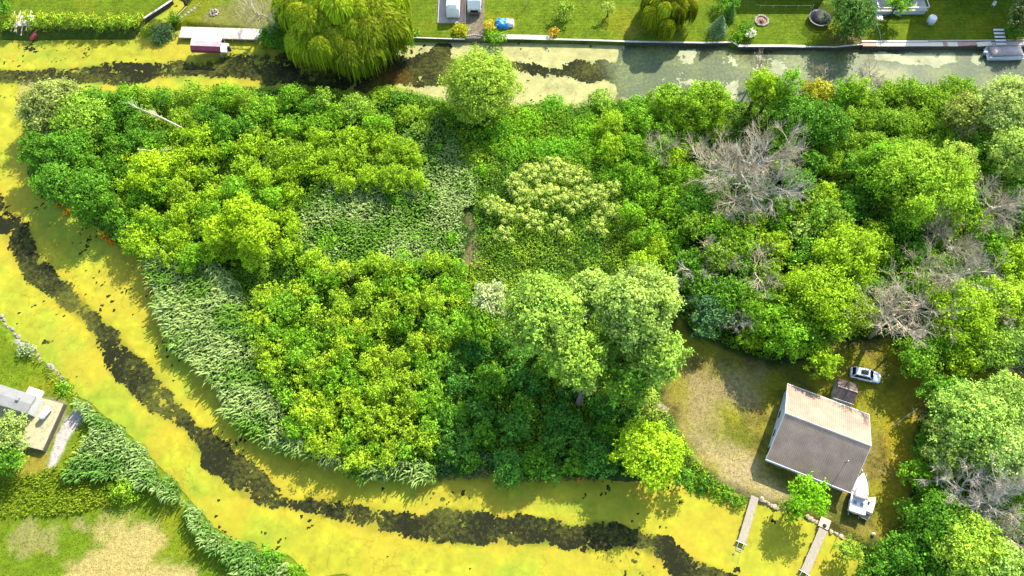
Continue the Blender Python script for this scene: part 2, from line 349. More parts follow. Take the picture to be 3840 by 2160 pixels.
# ------------------------------------------------------------------ water
M_water = bpy.data.materials.new('canal water'); M_water.use_nodes = True
N = M_water.node_tree.nodes; L = M_water.node_tree.links; b = N['Principled BSDF']; b.inputs['Roughness'].default_value = .3; b.inputs['Specular IOR Level'].default_value = .02
b.inputs['IOR'].default_value = 1.33
at = N.new('ShaderNodeAttribute'); at.attribute_name = 'tint'; tc = N.new('ShaderNodeTexCoord')
nz = N.new('ShaderNodeTexNoise'); nz.inputs['Scale'].default_value = 2.2; nz.inputs['Detail'].default_value = 9; nz.inputs['Roughness'].default_value = .8
L.new(tc.outputs['Object'], nz.inputs['Vector'])
mr = N.new('ShaderNodeMapRange'); mr.inputs[1].default_value = .3; mr.inputs[2].default_value = .7; mr.inputs[3].default_value = .65; mr.inputs[4].default_value = 1.4
L.new(nz.outputs[0], mr.inputs[0]); mx = N.new('ShaderNodeVectorMath'); mx.operation = 'SCALE'
L.new(at.outputs['Color'], mx.inputs[0]); L.new(mr.outputs[0], mx.inputs['Scale'])
nw = N.new('ShaderNodeTexNoise'); nw.inputs['Scale'].default_value = 1.5; nw.inputs['Detail'].default_value = 10; nw.inputs['Roughness'].default_value = .85; L.new(tc.outputs['Object'], nw.inputs['Vector'])
nv = N.new('ShaderNodeTexNoise'); nv.inputs['Scale'].default_value = .12; nv.inputs['Detail'].default_value = 3; L.new(tc.outputs['Object'], nv.inputs['Vector'])
ma = N.new('ShaderNodeMath'); ma.operation = 'MULTIPLY_ADD'; ma.inputs[1].default_value = .55; L.new(nv.outputs[0], ma.inputs[0]); L.new(nw.outputs[0], ma.inputs[2])
m5 = N.new('ShaderNodeMapRange'); m5.inputs[1].default_value = .74; m5.inputs[2].default_value = .98; m5.inputs[3].default_value = 0; m5.inputs[4].default_value = 1; L.new(ma.outputs[0], m5.inputs[0])
vs = N.new('ShaderNodeVectorMath'); vs.operation = 'SCALE'; vs.inputs[0].default_value = (.075, .078, .008); L.new(m5.outputs[0], vs.inputs['Scale'])
va = N.new('ShaderNodeVectorMath'); va.operation = 'ADD'; L.new(mx.outputs[0], va.inputs[0]); L.new(vs.outputs[0], va.inputs[1]); L.new(va.outputs[0], b.inputs['Base Color'])
n2_ = N.new('ShaderNodeTexNoise'); n2_.inputs['Scale'].default_value = 1.8; n2_.inputs['Detail'].default_value = 3; L.new(tc.outputs['Object'], n2_.inputs['Vector'])
bp = N.new('ShaderNodeBump'); bp.inputs['Distance'].default_value = .012; bp.inputs['Strength'].default_value = 1
L.new(n2_.outputs[0], bp.inputs['Height']); L.new(bp.outputs[0], b.inputs['Normal'])
wx = np.arange(-128, 128.1, .8); wy = np.arange(-14, 150.1, .8); WX, WY = np.meshgrid(wx, wy)
wc = np.zeros(WX.shape+(3,)); wc[:] = (.012, .013, .006)
mur_sky = ss(sdf(WP(OPEN_R), WX, WY)+(fbm(WX, WY, 8, 3, 5)-.5)*10, -3, 5)[..., None]*(.75+.5*fbm(WX, WY, 14, 3, 9)[..., None])  # grey-green of silt and mirrored sky, both put into the base colour
wc = wc*(1-np.clip(mur_sky, 0, 1))+np.array((.070, .083, .046))*np.clip(mur_sky, 0, 1)
ol = ss(sdf(WP([(3240, 250), (3400, 245), (3420, 300), (3300, 310)]), WX, WY)+(fbm(WX, WY, 3, 3, 6)-.5)*3, -1, 2)[..., None]
wc = wc*(1-ol*.5)+np.array((.24, .22, .09))*ol*.5
br = ss(sdf(WP([(1400, 240), (1560, 260), (1560, 330), (1380, 340)]), WX, WY), -1, 3)[..., None]; wc = wc*(1-br)+np.array((.045, .026, .006))*br
ny, nx = WX.shape; idx = np.arange(ny*nx).reshape(ny, nx)
Q = np.stack([idx[:-1, :-1].ravel(), idx[:-1, 1:].ravel(), idx[1:, 1:].ravel(), idx[1:, :-1].ravel()], 1)
tag(link('water', np_mesh('water', np.stack([WX.ravel(), WY.ravel(), np.zeros(WX.size)], 1), Q, M_water, wc.reshape(-1, 3), True)), kind='structure')

# duckweed: a sheet with every hole and floating scrap cut out of it
st = .15
ax = np.arange(-112, 112, st); ay = np.arange(6, 124, st); AX, AY = np.meshgrid(ax, ay)
cov = np.full(AX.shape, 1.06)
wob = (fbm(AX, AY, 4.5, 5, 51)-.5)*3.0
def cut(pts, val, soft=.7, k=1.0):
    global cov
    m = ss(sdf(WP(pts), AX, AY)+wob*k, -soft, soft); cov = cov*(1-m)+val*m
cut(OPEN_T, .30, .8, .45); cut(OPEN_T2, .27, 1.5); cut(OPEN_T3, .22, 1.0, .7); cut(OPEN_R, .13, .8, .6)
cut(OPEN_L, .32, 1.2, .55); cut(OPEN_M, .36, 1.1, .6); cut(OPEN_B, .24, 1.0, .55)
for p, v in CREAM_R: cut(p, v+.1, .5, .5)
cut([(60, 140), (560, 140), (560, 235), (60, 250)], .80, 1.5)
cut([(30, 1150), (180, 1180), (320, 1400), (310, 1480), (200, 1400), (60, 1260)], .86, 1.5)
# scraps: coarse and fine noise together
nf = .15*vn(AX/.62, AY/.62, 61)+.25*vn(AX/.25+9, AY/.25, 62)+.60*fbm(AX, AY, 2.2, 5, 63)
nf = (nf-.5)*1.55+.5
cov = cov+(fbm(AX, AY, 11, 3, 64)-.5)*.35*(cov < .7)
inw = (sdf(ISL, AX, AY) < 1.3) & (sdf(SW, AX, AY) < .9) & (sdf(NOR, AX, AY) < .5)
spk = .55*vn(AX/.33+3, AY/.33, 67)+.45*vn(AX/.8, AY/.8, 68)+.25*ss(fbm(AX, AY, 6, 3, 66), .48, .66)
keep = (nf < cov) & inw & ~((spk > 1.03) & (cov > .9))
kq = keep[:-1, :-1] & keep[1:, 1:] & keep[:-1, 1:]
t1 = fbm(AX, AY, 9, 5, 71)[..., None]; t2 = fbm(AX, AY, 2.2, 4, 72)[..., None]
ac = np.array((.243, .232, .012))*(.88+.28*(t2-.1)*1)
ac = ac*(1-ss(t1, .45, .7)*.9)+np.array((.180, .225, .014))*ss(t1, .45, .7)*.9
ed = ss(1-np.minimum.reduce([np.abs(sdf(WP(q), AX, AY)) for q in (OPEN_L, OPEN_B, OPEN_M)])/3.0, .0, 1)[..., None]*t2
ac = ac*(1-ed*.9)+np.array((.30, .22, .010))*ed*.9
grn = ss(sdf(WP([(-100, 1150), (60, 1180), (300, 1420), (600, 1700), (800, 1900), (1000, 2020), (950, 2100), (600, 1800), (200, 1480), (0, 1250)]), AX, AY)+wob*1.2, -1.5, 2)[..., None]
ac = ac*(1-grn*.6)+np.array((.15, .20, .010))*grn*.6
cr = ss(AX+.25*(AY-95), W(1500, 200)[0]-6, W(1560, 200)[0]+4)[..., None]*ss(AY, 84, 90)[..., None]
ac = ac*(1-cr)+np.array((.25, .235, .085))*(.85+.3*t2)*cr
cr2 = ss(AX, W(2350, 200)[0]-4, W(2500, 200)[0])[..., None]*ss(AY, 84, 90)[..., None]
ac = ac*(1-cr2)+np.array((.27, .27, .15))*(.8+.4*t2)*cr2
fd = ss(cov, .2, 1.0)[..., None]; ac = ac*(1-(1-fd)*.55*np.where(cr < .5, 1, .4))+np.array((0, .012, .002))*(1-fd)
ac = ac*.86*(.72+.56*fbm(AX, AY, 1.3, 5, 74)[..., None])
gl = ss(fbm(AX, AY, 6, 4, 75), .5, .62)[..., None]; ac = ac*(1-gl*.45)+np.array((.235, .175, .012))*gl*.45*(cr < .5)+ac*gl*.45*(cr >= .5)
ny, nx = AX.shape; idx = np.arange(ny*nx).reshape(ny, nx)
Q = np.stack([idx[:-1, :-1], idx[:-1, 1:], idx[1:, 1:], idx[1:, :-1]], -1)[kq]
jx = (vn(AX*9, AY*9, 81)-.5)*.10; jy = (vn(AX*9, AY*9, 82)-.5)*.10
V = np.stack([(AX+jx).ravel(), (AY+jy).ravel(), (.015+.02*fbm(AX, AY, 1, 2, 83)).ravel()], 1)
used = np.unique(Q); rm = np.full(len(V), -1); rm[used] = np.arange(len(used))
tag(link('duckweed', np_mesh('duckweed', V[used], rm[Q], M_weed, ac.reshape(-1, 3)[used], True)),
    'bright yellow duckweed mat floating on the canal', 'duckweed', kind='stuff')
del AX, AY, WX, WY

# ------------------------------------------------------------------ foliage
def leaves(Pc, Nn, size, cols, asp=.62):
    """one rhombic leaf (or leaf tuft) per point"""
    n = len(Pc); Nn = Nn/np.linalg.norm(Nn, axis=1, keepdims=True)
    r = rng.normal(size=(n, 3)); U = np.cross(Nn, r); U /= np.linalg.norm(U, axis=1, keepdims=True)+1e-9
    Vv = np.cross(Nn, U); s = np.asarray(size).reshape(-1, 1)*np.ones((n, 1))
    a = Pc+U*s*.55; b_ = Pc+Vv*s*asp*.5+Nn*s*.10; c_ = Pc-U*s*.5; d = Pc-Vv*s*asp*.5+Nn*s*.10
    V = np.stack([a, b_, c_, d], 1).reshape(-1, 3)
    return V, np.arange(4*n).reshape(n, 4), np.repeat(cols, 4, 0)
def leafcol(n, base, var=.22, yel=.12, warm=(.15, .25, .01)):
    c = np.array(base)*(1+rng.normal(0, var, (n, 1))).clip(.4, 1.7)
    m = (rng.random((n, 1)) < yel)*rng.uniform(.3, .9, (n, 1))
    return (c*(1-m)+np.array(warm)*m).clip(.001, .6)*np.array((1.78, 1.75, 1.5))
def crown_pts(Rr, Hc, zc, nl, dens, lobe=(.20, .40), spread=.76, base=(.06, .13, .01), var=.2, yel=.08, under=-.35, lv=.2, fluff=.34, warm=(.16, .25, .01)):
    """points, normals and colours of a crown of nl leafy lobes round (0,0,zc); leaves come in small sprigs"""
    P, Nn, Cc = [], [], []
    ga = 2.39996; p1, p2, p3 = rng.uniform(0, 6.28, 3); e1, e2 = rng.uniform(.06, .2), rng.uniform(.04, .14)
    nl = int(nl*1.35)+2
    for k in range(nl+1):
        if k == 0: c = np.array((0, 0, .2*Hc)); rl = .5*Rr
        else:
            zz = 1-(k-.5)/nl*1.15; rr = math.sqrt(max(0, 1-zz*zz)); a = k*ga+rng.uniform(-.6, .6)
            q = spread*rng.uniform(.7, 1.12)*(1+e1*math.sin(2*a+p1)+e2*math.sin(5*a+p2))
            c = np.array((rr*math.cos(a)*Rr*q, rr*math.sin(a)*Rr*q, zz*Hc*.72*rng.uniform(.7, 1.2)))
            rl = Rr*rng.uniform(*lobe)
        n = max(3, int(dens*2*math.pi*rl*rl*(1-under)*.8/4))
        z = rng.uniform(under, 1, n); ph = rng.uniform(0, 2*math.pi, n); r = np.sqrt(1-z*z)
        D = np.stack([r*np.cos(ph), r*np.sin(ph), z], 1)
        bump_ = 1+.25*np.sin(ph*3+k)*r+.18*np.sin(ph*7+z*6+k*2)
        rad = rl*bump_*(1-fluff+fluff*1.6*rng.random(n)**.7)
        pts = c+D*rad[:, None]*np.array((1, 1, min(1.15, max(.6, Hc/Rr))))
        pts = np.repeat(pts, 4, 0)+rng.normal(0, .15, (n*4, 3)); D = np.repeat(D, 4, 0)
        sp = np.repeat(rng.normal(1, .16, (n, 1)), 4, 0).clip(.5, 1.6)
        P.append(pts); Nn.append(D*.7+np.array((0, 0, .4))+rng.normal(0, .5, (n*4, 3)))
        b2 = np.array(base)*(1+rng.normal(0, lv)); Cc.append(leafcol(n*4, b2, var, yel, warm)*sp)
    for k in range(int(4+nl*.6)):
        a = rng.uniform(0, 6.28); zz = rng.uniform(-.1, .85); rr = math.sqrt(1-zz*zz)*rng.uniform(.95, 1.2)*Rr; m = max(6, int(dens*(.16*Rr)**2*9))
        P.append(np.array((rr*math.cos(a), rr*math.sin(a), zz*Hc*1.02))+rng.normal(0, .10*Rr, (m, 3))); Nn.append(rng.normal(0, .7, (m, 3))+np.array((math.cos(a)*.4, math.sin(a)*.4, .7)))
        Cc.append(leafcol(m, np.array(base)*(1+rng.normal(0, lv)), var, yel, warm))
    P = np.concatenate(P); P[:, 2] += zc
    return P, np.concatenate(Nn), np.concatenate(Cc)
def trunk_mb(h, r, Rr, zc, Hc, limbs=6):
    mb = MB(); lean = rng.uniform(-.06, .06, 2)*h
    top = (lean[0], lean[1], zc+Hc*.3)
    mb.tube([(0, 0, -.3), (lean[0]*.3, lean[1]*.3, h*.3), top], [r*1.25, r*.9, r*.35], 7)
    for k in range(limbs):
        a = k*2.4+rng.uniform(-.4, .4); z0 = rng.uniform(.35, .7)*zc
        e = (math.cos(a)*Rr*.6, math.sin(a)*Rr*.6, zc+Hc*rng.uniform(.0, .4))
        mb.tube([(lean[0]*.5, lean[1]*.5, z0), (e[0]*.5, e[1]*.5, (z0+e[2])/2), e], [r*.5, r*.32, r*.1], 5)
    return mb
LEAF = .33
def place(px, py, zc):
    x, y, _ = W(px, py, zc); return x, y, gz(x, y)
def tree(px, py, rpx, h, label, base=(.06, .13, .01), name='leafy_tree', cat='tree', group=None, nl=None, dens=23, leaf=LEAF, flat=.75, mat_=None, stem=True, **kw):
    zc = h*.62
    k = ppm(px, py, zc); Rr = rpx/k
    x, y, g = place(px, py, zc+.5)
    t = empty(name, (x, y, g), rng.uniform(0, 6.28), label, cat, group)
    Hc = min(h*.5, Rr*flat+.3)
    nl = nl or int(np.clip(6+Rr*Rr*1.3, 6, 34))
    P, Nn, Cc = crown_pts(Rr, Hc, zc-g, nl, dens, base=base, **kw)
    P[:, 2] = np.maximum(P[:, 2], .1)
    V, Q, c = leaves(P, Nn, leaf*rng.uniform(.5, 1.45, len(P)), Cc)
    link('crown', np_mesh('crown', V, Q, mat_ or M_leaf, c), t)
    trunk_mb(h, max(.08, h*.028), Rr, zc-g, Hc, 6).build('trunk', M_bark, t)
    return t
def shrub(px, py, rpx, h, label, base, name='shrub', cat='shrub', group=None, dens=23, leaf=.30, **kw):
    zc = h*.38; k = ppm(px, py, zc); Rr = rpx/k; x, y, g = place(px, py, h*.6)
    nl = int(np.clip(5+Rr*Rr*1.6, 5, 22))
    P, Nn, Cc = crown_pts(Rr, h*.62, zc, nl, dens, base=base, **kw); P[:, 2] = np.maximum(P[:, 2], .03)
    V, Q, c = leaves(P, Nn, leaf*rng.uniform(.7, 1.25, len(P)), Cc)
    o = link(name, np_mesh(name, V, Q, M_leaf, c)); o.location = (x, y, g); o.rotation_euler = (0, 0, rng.uniform(0, 6.28))
    return tag(o, label, cat, group)

def branches(mb, p, d, ln, r, depth, up=.1, spread=.6, kids=4):
    """recursive bare branches"""
    p = Vector(p); d = Vector(d).normalized(); pts = [p]; n = 3
    for i in range(n):
        d = (d+Vector(rng.normal(0, .13, 3))+Vector((0, 0, up*.25))).normalized(); pts.append(pts[-1]+d*ln/n)
    mb.tube(pts, [r, r*.8, r*.6, r*.4], 5 if depth > 2 else 3, False)
    if depth <= 0: return
    for k in range(kids):
        t = rng.uniform(.25, 1); i = min(int(t*n), n-1); q = pts[i].lerp(pts[i+1], t*n-i)
        s = Vector(rng.normal(0, 1, 3)); s = (s-d*s.dot(d)).normalized()
        nd = (d*(1-spread*.35)+s*spread+Vector((0, 0, up))).normalized()
        branches(mb, q, nd, ln*rng.uniform(.5, .75), r*.5, depth-1, up, spread, kids)
def dead_tree(px, py, rpx, h, label, name='dead_tree', group=None, kids=5, nlimb=7, mat_=None, up=.12):
    zc = h*.7; k = ppm(px, py, zc); Rr = rpx/k; h *= 1.35; zc = h*.7; k = ppm(px, py, zc); Rr = rpx*1.05/k; x, y, g = place(px, py, zc)
    t = empty(name, (x, y, g), rng.uniform(0, 6.28), label, 'tree', group)
    mb = MB(); mb.tube([(0, 0, -.2), (.1, 0, h*.3), (.15, .1, h*.62)], [h*.03, h*.024, h*.015], 7); mb.build('trunk', mat_ or M_dead, t)
    mb = MB()
    for i in range(nlimb):
        a = i*2.4+rng.uniform(-.3, .3); e = rng.uniform(.15, .9); z0 = h*rng.uniform(.25, .6)
        branches(mb, (.1, .05, z0), (math.cos(a)*math.cos(e), math.sin(a)*math.cos(e), math.sin(e)), Rr*rng.uniform(.65, .9), h*.0125, 3, up, .62, kids)
    mb.build('branches', mat_ or M_dead, t)
    return t

# ------------------------------------------------------------------ buildings and yard
def at(px, py, z=.55): x, y, _ = W(px, py, z); return x, y
def house():
    x, y = W(3070, 1648, 3.0)[:2]; x, y = 45.48, 30.2
    t = empty('cottage', (x, y, .5), R(-22.8), 'brown metal roofed cottage with pale gable wall in the mown yard', 'house')
    hw, hd, ez, rz_ = 6.25, 6.2, 2.5, 6.4     # half length, half depth, eave, ridge above the floor
    iw, idp = hw-.35, hd-.45
    k = (rz_-ez)/hd
    mb = MB()
    wz = rz_-.12-k*idp
    prof = [(-idp, -.3), (idp, -.3), (idp, wz), (0, rz_-.12), (-idp, wz)]
    mb.loft([[(-iw, p[0], p[1]) for p in prof], [(iw, p[0], p[1]) for p in prof]])
    mb.build('wall', M_wall, t)
    L_ = math.hypot(hd, rz_-ez)
    for s, nm in ((-1, 'lower'), (1, 'upper')):
        mb = MB()
        def pt(xx, f, up): # f 0 ridge..1 eave
            return (xx, s*hd*f, rz_-(rz_-ez)*f+up)
        mb.add([pt(-hw, 0, 0), pt(hw, 0, 0), pt(hw, 1, 0), pt(-hw, 1, 0), pt(-hw, 0, .08), pt(hw, 0, .08), pt(hw, 1, .08), pt(-hw, 1, .08)],
               [(0, 1, 2, 3), (7, 6, 5, 4), (0, 4, 5, 1), (1, 5, 6, 2), (2, 6, 7, 3), (3, 7, 4, 0)])
        n = 42
        for i in range(n+1):
            xx = -hw+.06+(2*hw-.12)*i/n
            mb.add([pt(xx-.05, 0, .078), pt(xx+.05, 0, .078), pt(xx+.05, 1, .078), pt(xx-.05, 1, .078), pt(xx-.02, 0, .125), pt(xx+.02, 0, .125), pt(xx+.02, 1, .125), pt(xx-.02, 1, .125)],
                   [(4, 5, 6, 7), (0, 4, 7, 3), (1, 2, 6, 5), (3, 7, 6, 2)])
        ro = mb.build('roof', M_rroof, t)
        if s < 0:
            v = MB(); v.tube([(4.0, -3.0, rz_-k*3-.1), (4.0, -3.0, rz_-k*3+1.0)], .07, 8); v.tube([(4.0, -3.0, rz_-k*3+1.0), (4.0, -3.0, rz_-k*3+1.12)], .12, 8)
            v.build('vent_pipe', M_metal, ro)
    mb = MB(); mb.loft([[(-hw, -.16, rz_+.06), (-hw, 0, rz_+.17), (-hw, .16, rz_+.06), (-hw, 0, rz_+.10)], [(hw, -.16, rz_+.06), (hw, 0, rz_+.17), (hw, .16, rz_+.06), (hw, 0, rz_+.10)]])
    mb.build('ridge_cap', mat('ridge cap', (.22, .19, .17), .5), t)
    mb = MB()
    for s in (-1, 1): mb.box(0, s*(hd+.075), ez-.12, 2*hw+.1, .13, .16)
    mb.build('gutter', M_white, t)
    mb = MB()
    for e in (-1, 1):
        for s in (-1, 1):
            mb.add([(e*(hw+.003), 0, rz_-.10), (e*(hw+.06), 0, rz_-.10), (e*(hw+.06), 0, rz_+.07), (e*(hw+.003), 0, rz_+.07),
                    (e*(hw+.003), s*hd, ez-.10), (e*(hw+.06), s*hd, ez-.10), (e*(hw+.06), s*hd, ez+.07), (e*(hw+.003), s*hd, ez+.07)],
                   [(0, 1, 2, 3), (4, 7, 6, 5), (0, 4, 5, 1), (1, 5, 6, 2), (2, 6, 7, 3), (3, 7, 4, 0)])
    mb.build('barge_board', M_white, t)
    d = MB().box(-iw-.03, -4.3, -.1, .06, 1.0, 2.1).build('door', M_glass, t)
    MB().box(-iw-.09, -4.65, .95, .05, .12, .05).build('handle', M_metal, d)
    for yy in (1.5, -1.6):
        f = MB().box(-iw-.03, yy, .9, .06, 1.3, 1.1).build('window', M_white, t)
        MB().box(-iw-.065, yy, .97, .012, 1.14, .96).build('pane', M_glass, f)
    MB().tube([(-iw-.15, -2.7, 2.4), (-iw-.35, -2.7, 2.35), (-iw-.38, -2.7, 2.2)], .05, 6).build('wall_light', M_white, t)
    for xx in (-3.5, 0.5, 3.8):
        f = MB().box(xx, -idp-.03, .8, 1.5, .06, 1.2).build('window', M_white, t)
        MB().box(xx, -idp-.068, .87, 1.34, .012, 1.06).build('pane', M_glass, f)
house()
def shed(px, py, rz, w_, d_, ez, rzz, label, name='garden_shed', roofm=None, wallm=None):
    x, y = at(px, py, ez); t = empty(name, (x, y, .5), rz, label, 'shed')
    iw, idp = w_/2-.12, d_/2-.12; k = (rzz-ez)/(d_/2)
    prof = [(-idp, -.2), (idp, -.2), (idp, rzz-.07-k*idp), (0, rzz-.07), (-idp, rzz-.07-k*idp)]
    MB().loft([[(-iw, *p) for p in prof], [(iw, *p) for p in prof]]).build('wall', wallm or M_beige, t)
    for s in (-1, 1):
        mb = MB(); q = [(-w_/2, 0, rzz), (w_/2, 0, rzz), (w_/2, s*d_/2, ez), (-w_/2, s*d_/2, ez)]
        mb.add(q+[(a, b_, c+.07) for a, b_, c in q], [(0, 1, 2, 3), (7, 6, 5, 4), (0, 4, 5, 1), (1, 5, 6, 2), (2, 6, 7, 3), (3, 7, 4, 0)])
        mb.build('roof', roofm or M_shing, t)
    MB().box(0, 0, rzz+.05, w_, .14, .06).build('ridge_cap', M_woodp, t)
    MB().box(0, -d_/2-.05, ez-.08, w_+.06, .08, .12).build('gutter', M_white, t)
    d = MB().box(-iw-.02, -.2, 0, .05, .9, 1.8).build('door', M_white, t)
    MB().box(-iw-.02, .05, 1.95, .05, .25, .25).build('vent', M_glass, t)
    return t
shed(3166, 1470, R(-20), 3.0, 3.3, 2.0, 2.9, 'small brown shingled shed between the white car and the cottage')
shed(2470, 1548, R(-30), 2.2, 2.6, 1.7, 2.3, 'small reddish brown shed half hidden under trees left of the yard', roofm=mat('red brown roof', (.13, .075, .06), .8, .3, 2), wallm=mat('dark boards', (.07, .045, .03), .8))

def car():
    x, y = at(3239, 1411, .55); t = empty('parked_car', (x, y, .56), R(-13.5), 'white car with dark sunroof parked beside the small brown shed', 'car')
    paint_ = mat('white car paint', (.80, .80, .80), .22, .02, 1, spec=.7)
    # body: plan rings from tail to nose; each station a closed section across the car
    def sec(xx, hw, zt, zb, tuck=.12, crown_=.05):
        return [(xx, -hw*.93, zb), (xx, -hw, zb+.22), (xx, -hw, zt-.30), (xx, -hw+tuck*.5, zt-.10), (xx, -hw*.62, zt), (xx, 0, zt+crown_), (xx, hw*.62, zt),
                (xx, hw-tuck*.5, zt-.10), (xx, hw, zt-.30), (xx, hw, zb+.22), (xx, hw*.93, zb)]
    st_ = [(-2.32, .70, .78, .35), (-2.25, .82, .92, .28), (-2.0, .90, 1.0, .25), (-1.2, .93, 1.02, .22), (0, .94, 1.0, .22), (.9, .935, .99, .22), (1.4, .92, .97, .22),
           (1.95, .88, .90, .24), (2.2, .78, .82, .28), (2.33, .60, .70, .33)]
    MB().loft([sec(*s) for s in st_], True, True).build('body', paint_, t)
    def sec2(xx, hb, ht, z0, z1): return [(xx, -hb, z0), (xx, -ht, z1), (xx, 0, z1+.03), (xx, ht, z1), (xx, hb, z0)]
    g = [(-2.12, .72, .70, .93, .96), (-1.72, .84, .64, .93, 1.55), (-1.3, .85, .66, .93, 1.60), (.1, .85, .66, .93, 1.60), (.35, .85, .66, .93, 1.56), (1.12, .80, .74, .93, .97)]
    MB().loft([sec2(*s) for s in g], True, False).build('window_glass', M_glass, t)
    mb = MB(); mb.loft([[(xx, -hh, z), (xx, -hh*.9, z+.05), (xx, 0, z+.075), (xx, hh*.9, z+.05), (xx, hh, z)] for xx, hh, z in ((-1.78, .64, 1.51), (-1.3, .69, 1.575), (-.5, .70, 1.59), (.1, .69, 1.575), (.38, .66, 1.54))], True, True)
    ro = mb.build('roof', paint_, t)
    MB().loft([[(xx, -.42, 1.655), (xx, 0, 1.675), (xx, .42, 1.655), (xx, 0, 1.62)] for xx in (-1.05, .12)]).build('sunroof', M_glass, ro)
    for s in (-1, 1):
        MB().tube([(-1.5, s*.62, 1.63), (-1.3, s*.63, 1.69), (0, s*.63, 1.69), (.2, s*.62, 1.62)], .022, 6).build('roof_rail', M_metal, ro)
        mb = MB(); mb.tube([(1.12, s*.76, .96), (.36, s*.655, 1.575)], .045, 6); mb.build('pillar', paint_, t)
        mb = MB(); mb.tube([(-2.1, s*.72, .95), (-1.74, s*.655, 1.54)], .06, 6); mb.build('pillar', paint_, t)
        MB().ell(.72, s*1.03, 1.02, .10, .13, .08, 8, 5).build('side_mirror', paint_, t)
        MB().ell(2.16, s*.62, .74, .16, .16, .07, 8, 5).build('headlight', mat('lamp glass', (.55, .57, .6), .1), t)
        MB().ell(-2.23, s*.66, .82, .08, .16, .08, 8, 5).build('tail_light', mat('tail lamp', (.35, .02, .02), .2), t)
        for xx in (-1.38, 1.42):
            wh = MB().tube([(xx, s*.76, .34), (xx, s*.96, .34)], .34, 16).build('wheel', M_black, t)
            MB().tube([(xx, s*.95, .34), (xx, s*.975, .34)], .2, 10).build('rim', M_metal, wh)
    MB().tube([(-.35, .85, .40), (-.35, .948, .40)], .02, 4).build('door_handle', M_metal, t)
    MB().box(-2.34, 0, .55, .03, .5, .14).build('number_plate', M_white, t)
car()

def hull_rings(Ls, B, D, fine=.35):
    rings = []
    for f, bw, z in ((0, .92, 0), (.25, 1, 0), (.5, .98, 0), (.7, .80, .04), (.86, .48, .10), (.97, .14, .18), (1, .03, .22)):
        xx = (f-.5)*Ls; hb = B/2*bw
        rings.append([(xx, -hb, D+z), (xx, -hb*.8, D*.35), (xx, 0, z*1.5), (xx, hb*.8, D*.35), (xx, hb, D+z)])
    return rings
def boats():
    x, y = at(3218, 1851, 1.4); t = empty('cabin_boat', (x, y, .55), R(71), 'white cabin boat on a trailer at the corner of the cottage', 'boat')
    base = .55
    mb = MB(); mb.loft([[(a, b_, c+base) for a, b_, c in r] for r in hull_rings(6.0, 2.35, 1.05)]); mb.build('hull', M_white, t)
    dk = MB(); P_ = [(-3.0, -1.05), (-1.5, -1.16), (0, -1.13), (1.2, -.9), (2.2, -.5), (2.95, -.06), (2.95, .06), (2.2, .5), (1.2, .9), (0, 1.13), (-1.5, 1.16), (-3.0, 1.05)]
    dk.prism([(a, b_) for a, b_ in P_ if a >= -1.3]+[], base+1.10, base+1.20); dk.build('fore_deck', M_white, t)
    MB().loft([[(a, -w_, base+1.19), (a, -w_*.8, base+z), (a, w_*.8, base+z), (a, w_, base+1.19)] for a, w_, z in ((-.7, .92, 1.62), (.3, .85, 1.62), (1.5, .55, 1.42), (2.1, .28, 1.24))]).build('cabin', M_white, t)
    mb = MB(); mb.loft([[(-.68, -.9, base+1.6), (-.72, -.9, base+1.64), (-.72, .9, base+1.64), (-.68, .9, base+1.6)], [(-1.0, -.95, base+1.98), (-1.05, -.95, base+2.0), (-1.05, .95, base+2.0), (-1.0, .95, base+1.98)]])
    mb.build('windscreen', M_glass, t)
    MB().box(-2.15, 0, base+.45, 1.65, 1.9, .08).build('cockpit_floor', M_beige, t)
    for s in (-1, 1): MB().box(-2.15, s*1.06, base+.5, 1.7, .18, .68).build('side_deck', M_white, t)
    MB().box(-2.8, 0, base+.53, .32, 1.8, .5).build('bench_seat', M_white, t)
    for s in (-1, 1): MB().box(-1.65, s*.5, base+.53, .45, .45, .6).build('seat', M_gcan, t)
    mb = MB()
    for s in (-1, 1): mb.tube([(.6, s*1.0, base+1.2), (.7, s*1.0, base+1.7), (2.2, s*.45, base+1.85), (2.95, .0, base+1.9)], .018, 5)
    mb.build('bow_rail', M_metal, t)
    mb = MB()
    for s in (-1, 1): mb.box(-.2, s*.75, .32, 6.4, .1, .12)
    for xx in (-2.6, 0, 2.4): mb.box(xx, 0, .34, .1, 1.5, .08)
    mb.tube([(2.9, .7, .38), (4.2, 0, .4)], .05, 5); mb.tube([(2.9, -.7, .38), (4.2, 0, .4)], .05, 5)
    mb.build('trailer_frame', M_metal, t)
    for s in (-1, 1): MB().tube([(-.9, s*.9, .3), (-.9, s*1.1, .3)], .3, 12).build('wheel', M_black, t)
    # boxy second boat beside it
    x, y = at(3250, 1905, 1.0); t = empty('utility_trailer', (x, y, .55), R(64), 'white box trailer with a low tail rack beside the cabin boat stern', 'trailer')
    MB().box(.15, 0, .45, 1.9, 1.35, 1.0, 0, .94).build('body', M_white, t, .05)
    MB().prism([(1.1, -.67), (1.1, .67), (1.9, -.55)], .6, 1.1).build('nose', M_white, t)
    MB().box(.45, .25, 1.46, .5, .32, .05).build('roof_hatch', M_glass, t)
    MB().box(-1.25, 0, .5, .85, 1.2, .06).build('tail_rack', M_gcan, t)
    mb = MB()
    for p, q in (((-.85, -.6), (-1.7, -.6)), ((-1.7, -.6), (-1.7, .6)), ((-1.7, .6), (-.85, .6))): mb.tube([(*p, .62), (*q, .62)], .045, 5)
    mb.build('rack_frame', M_woodp, t)
    for s in (-1, 1): MB().tube([(0, s*.68, .28), (0, s*.84, .28)], .28, 12).build('wheel', M_black, t)
boats()

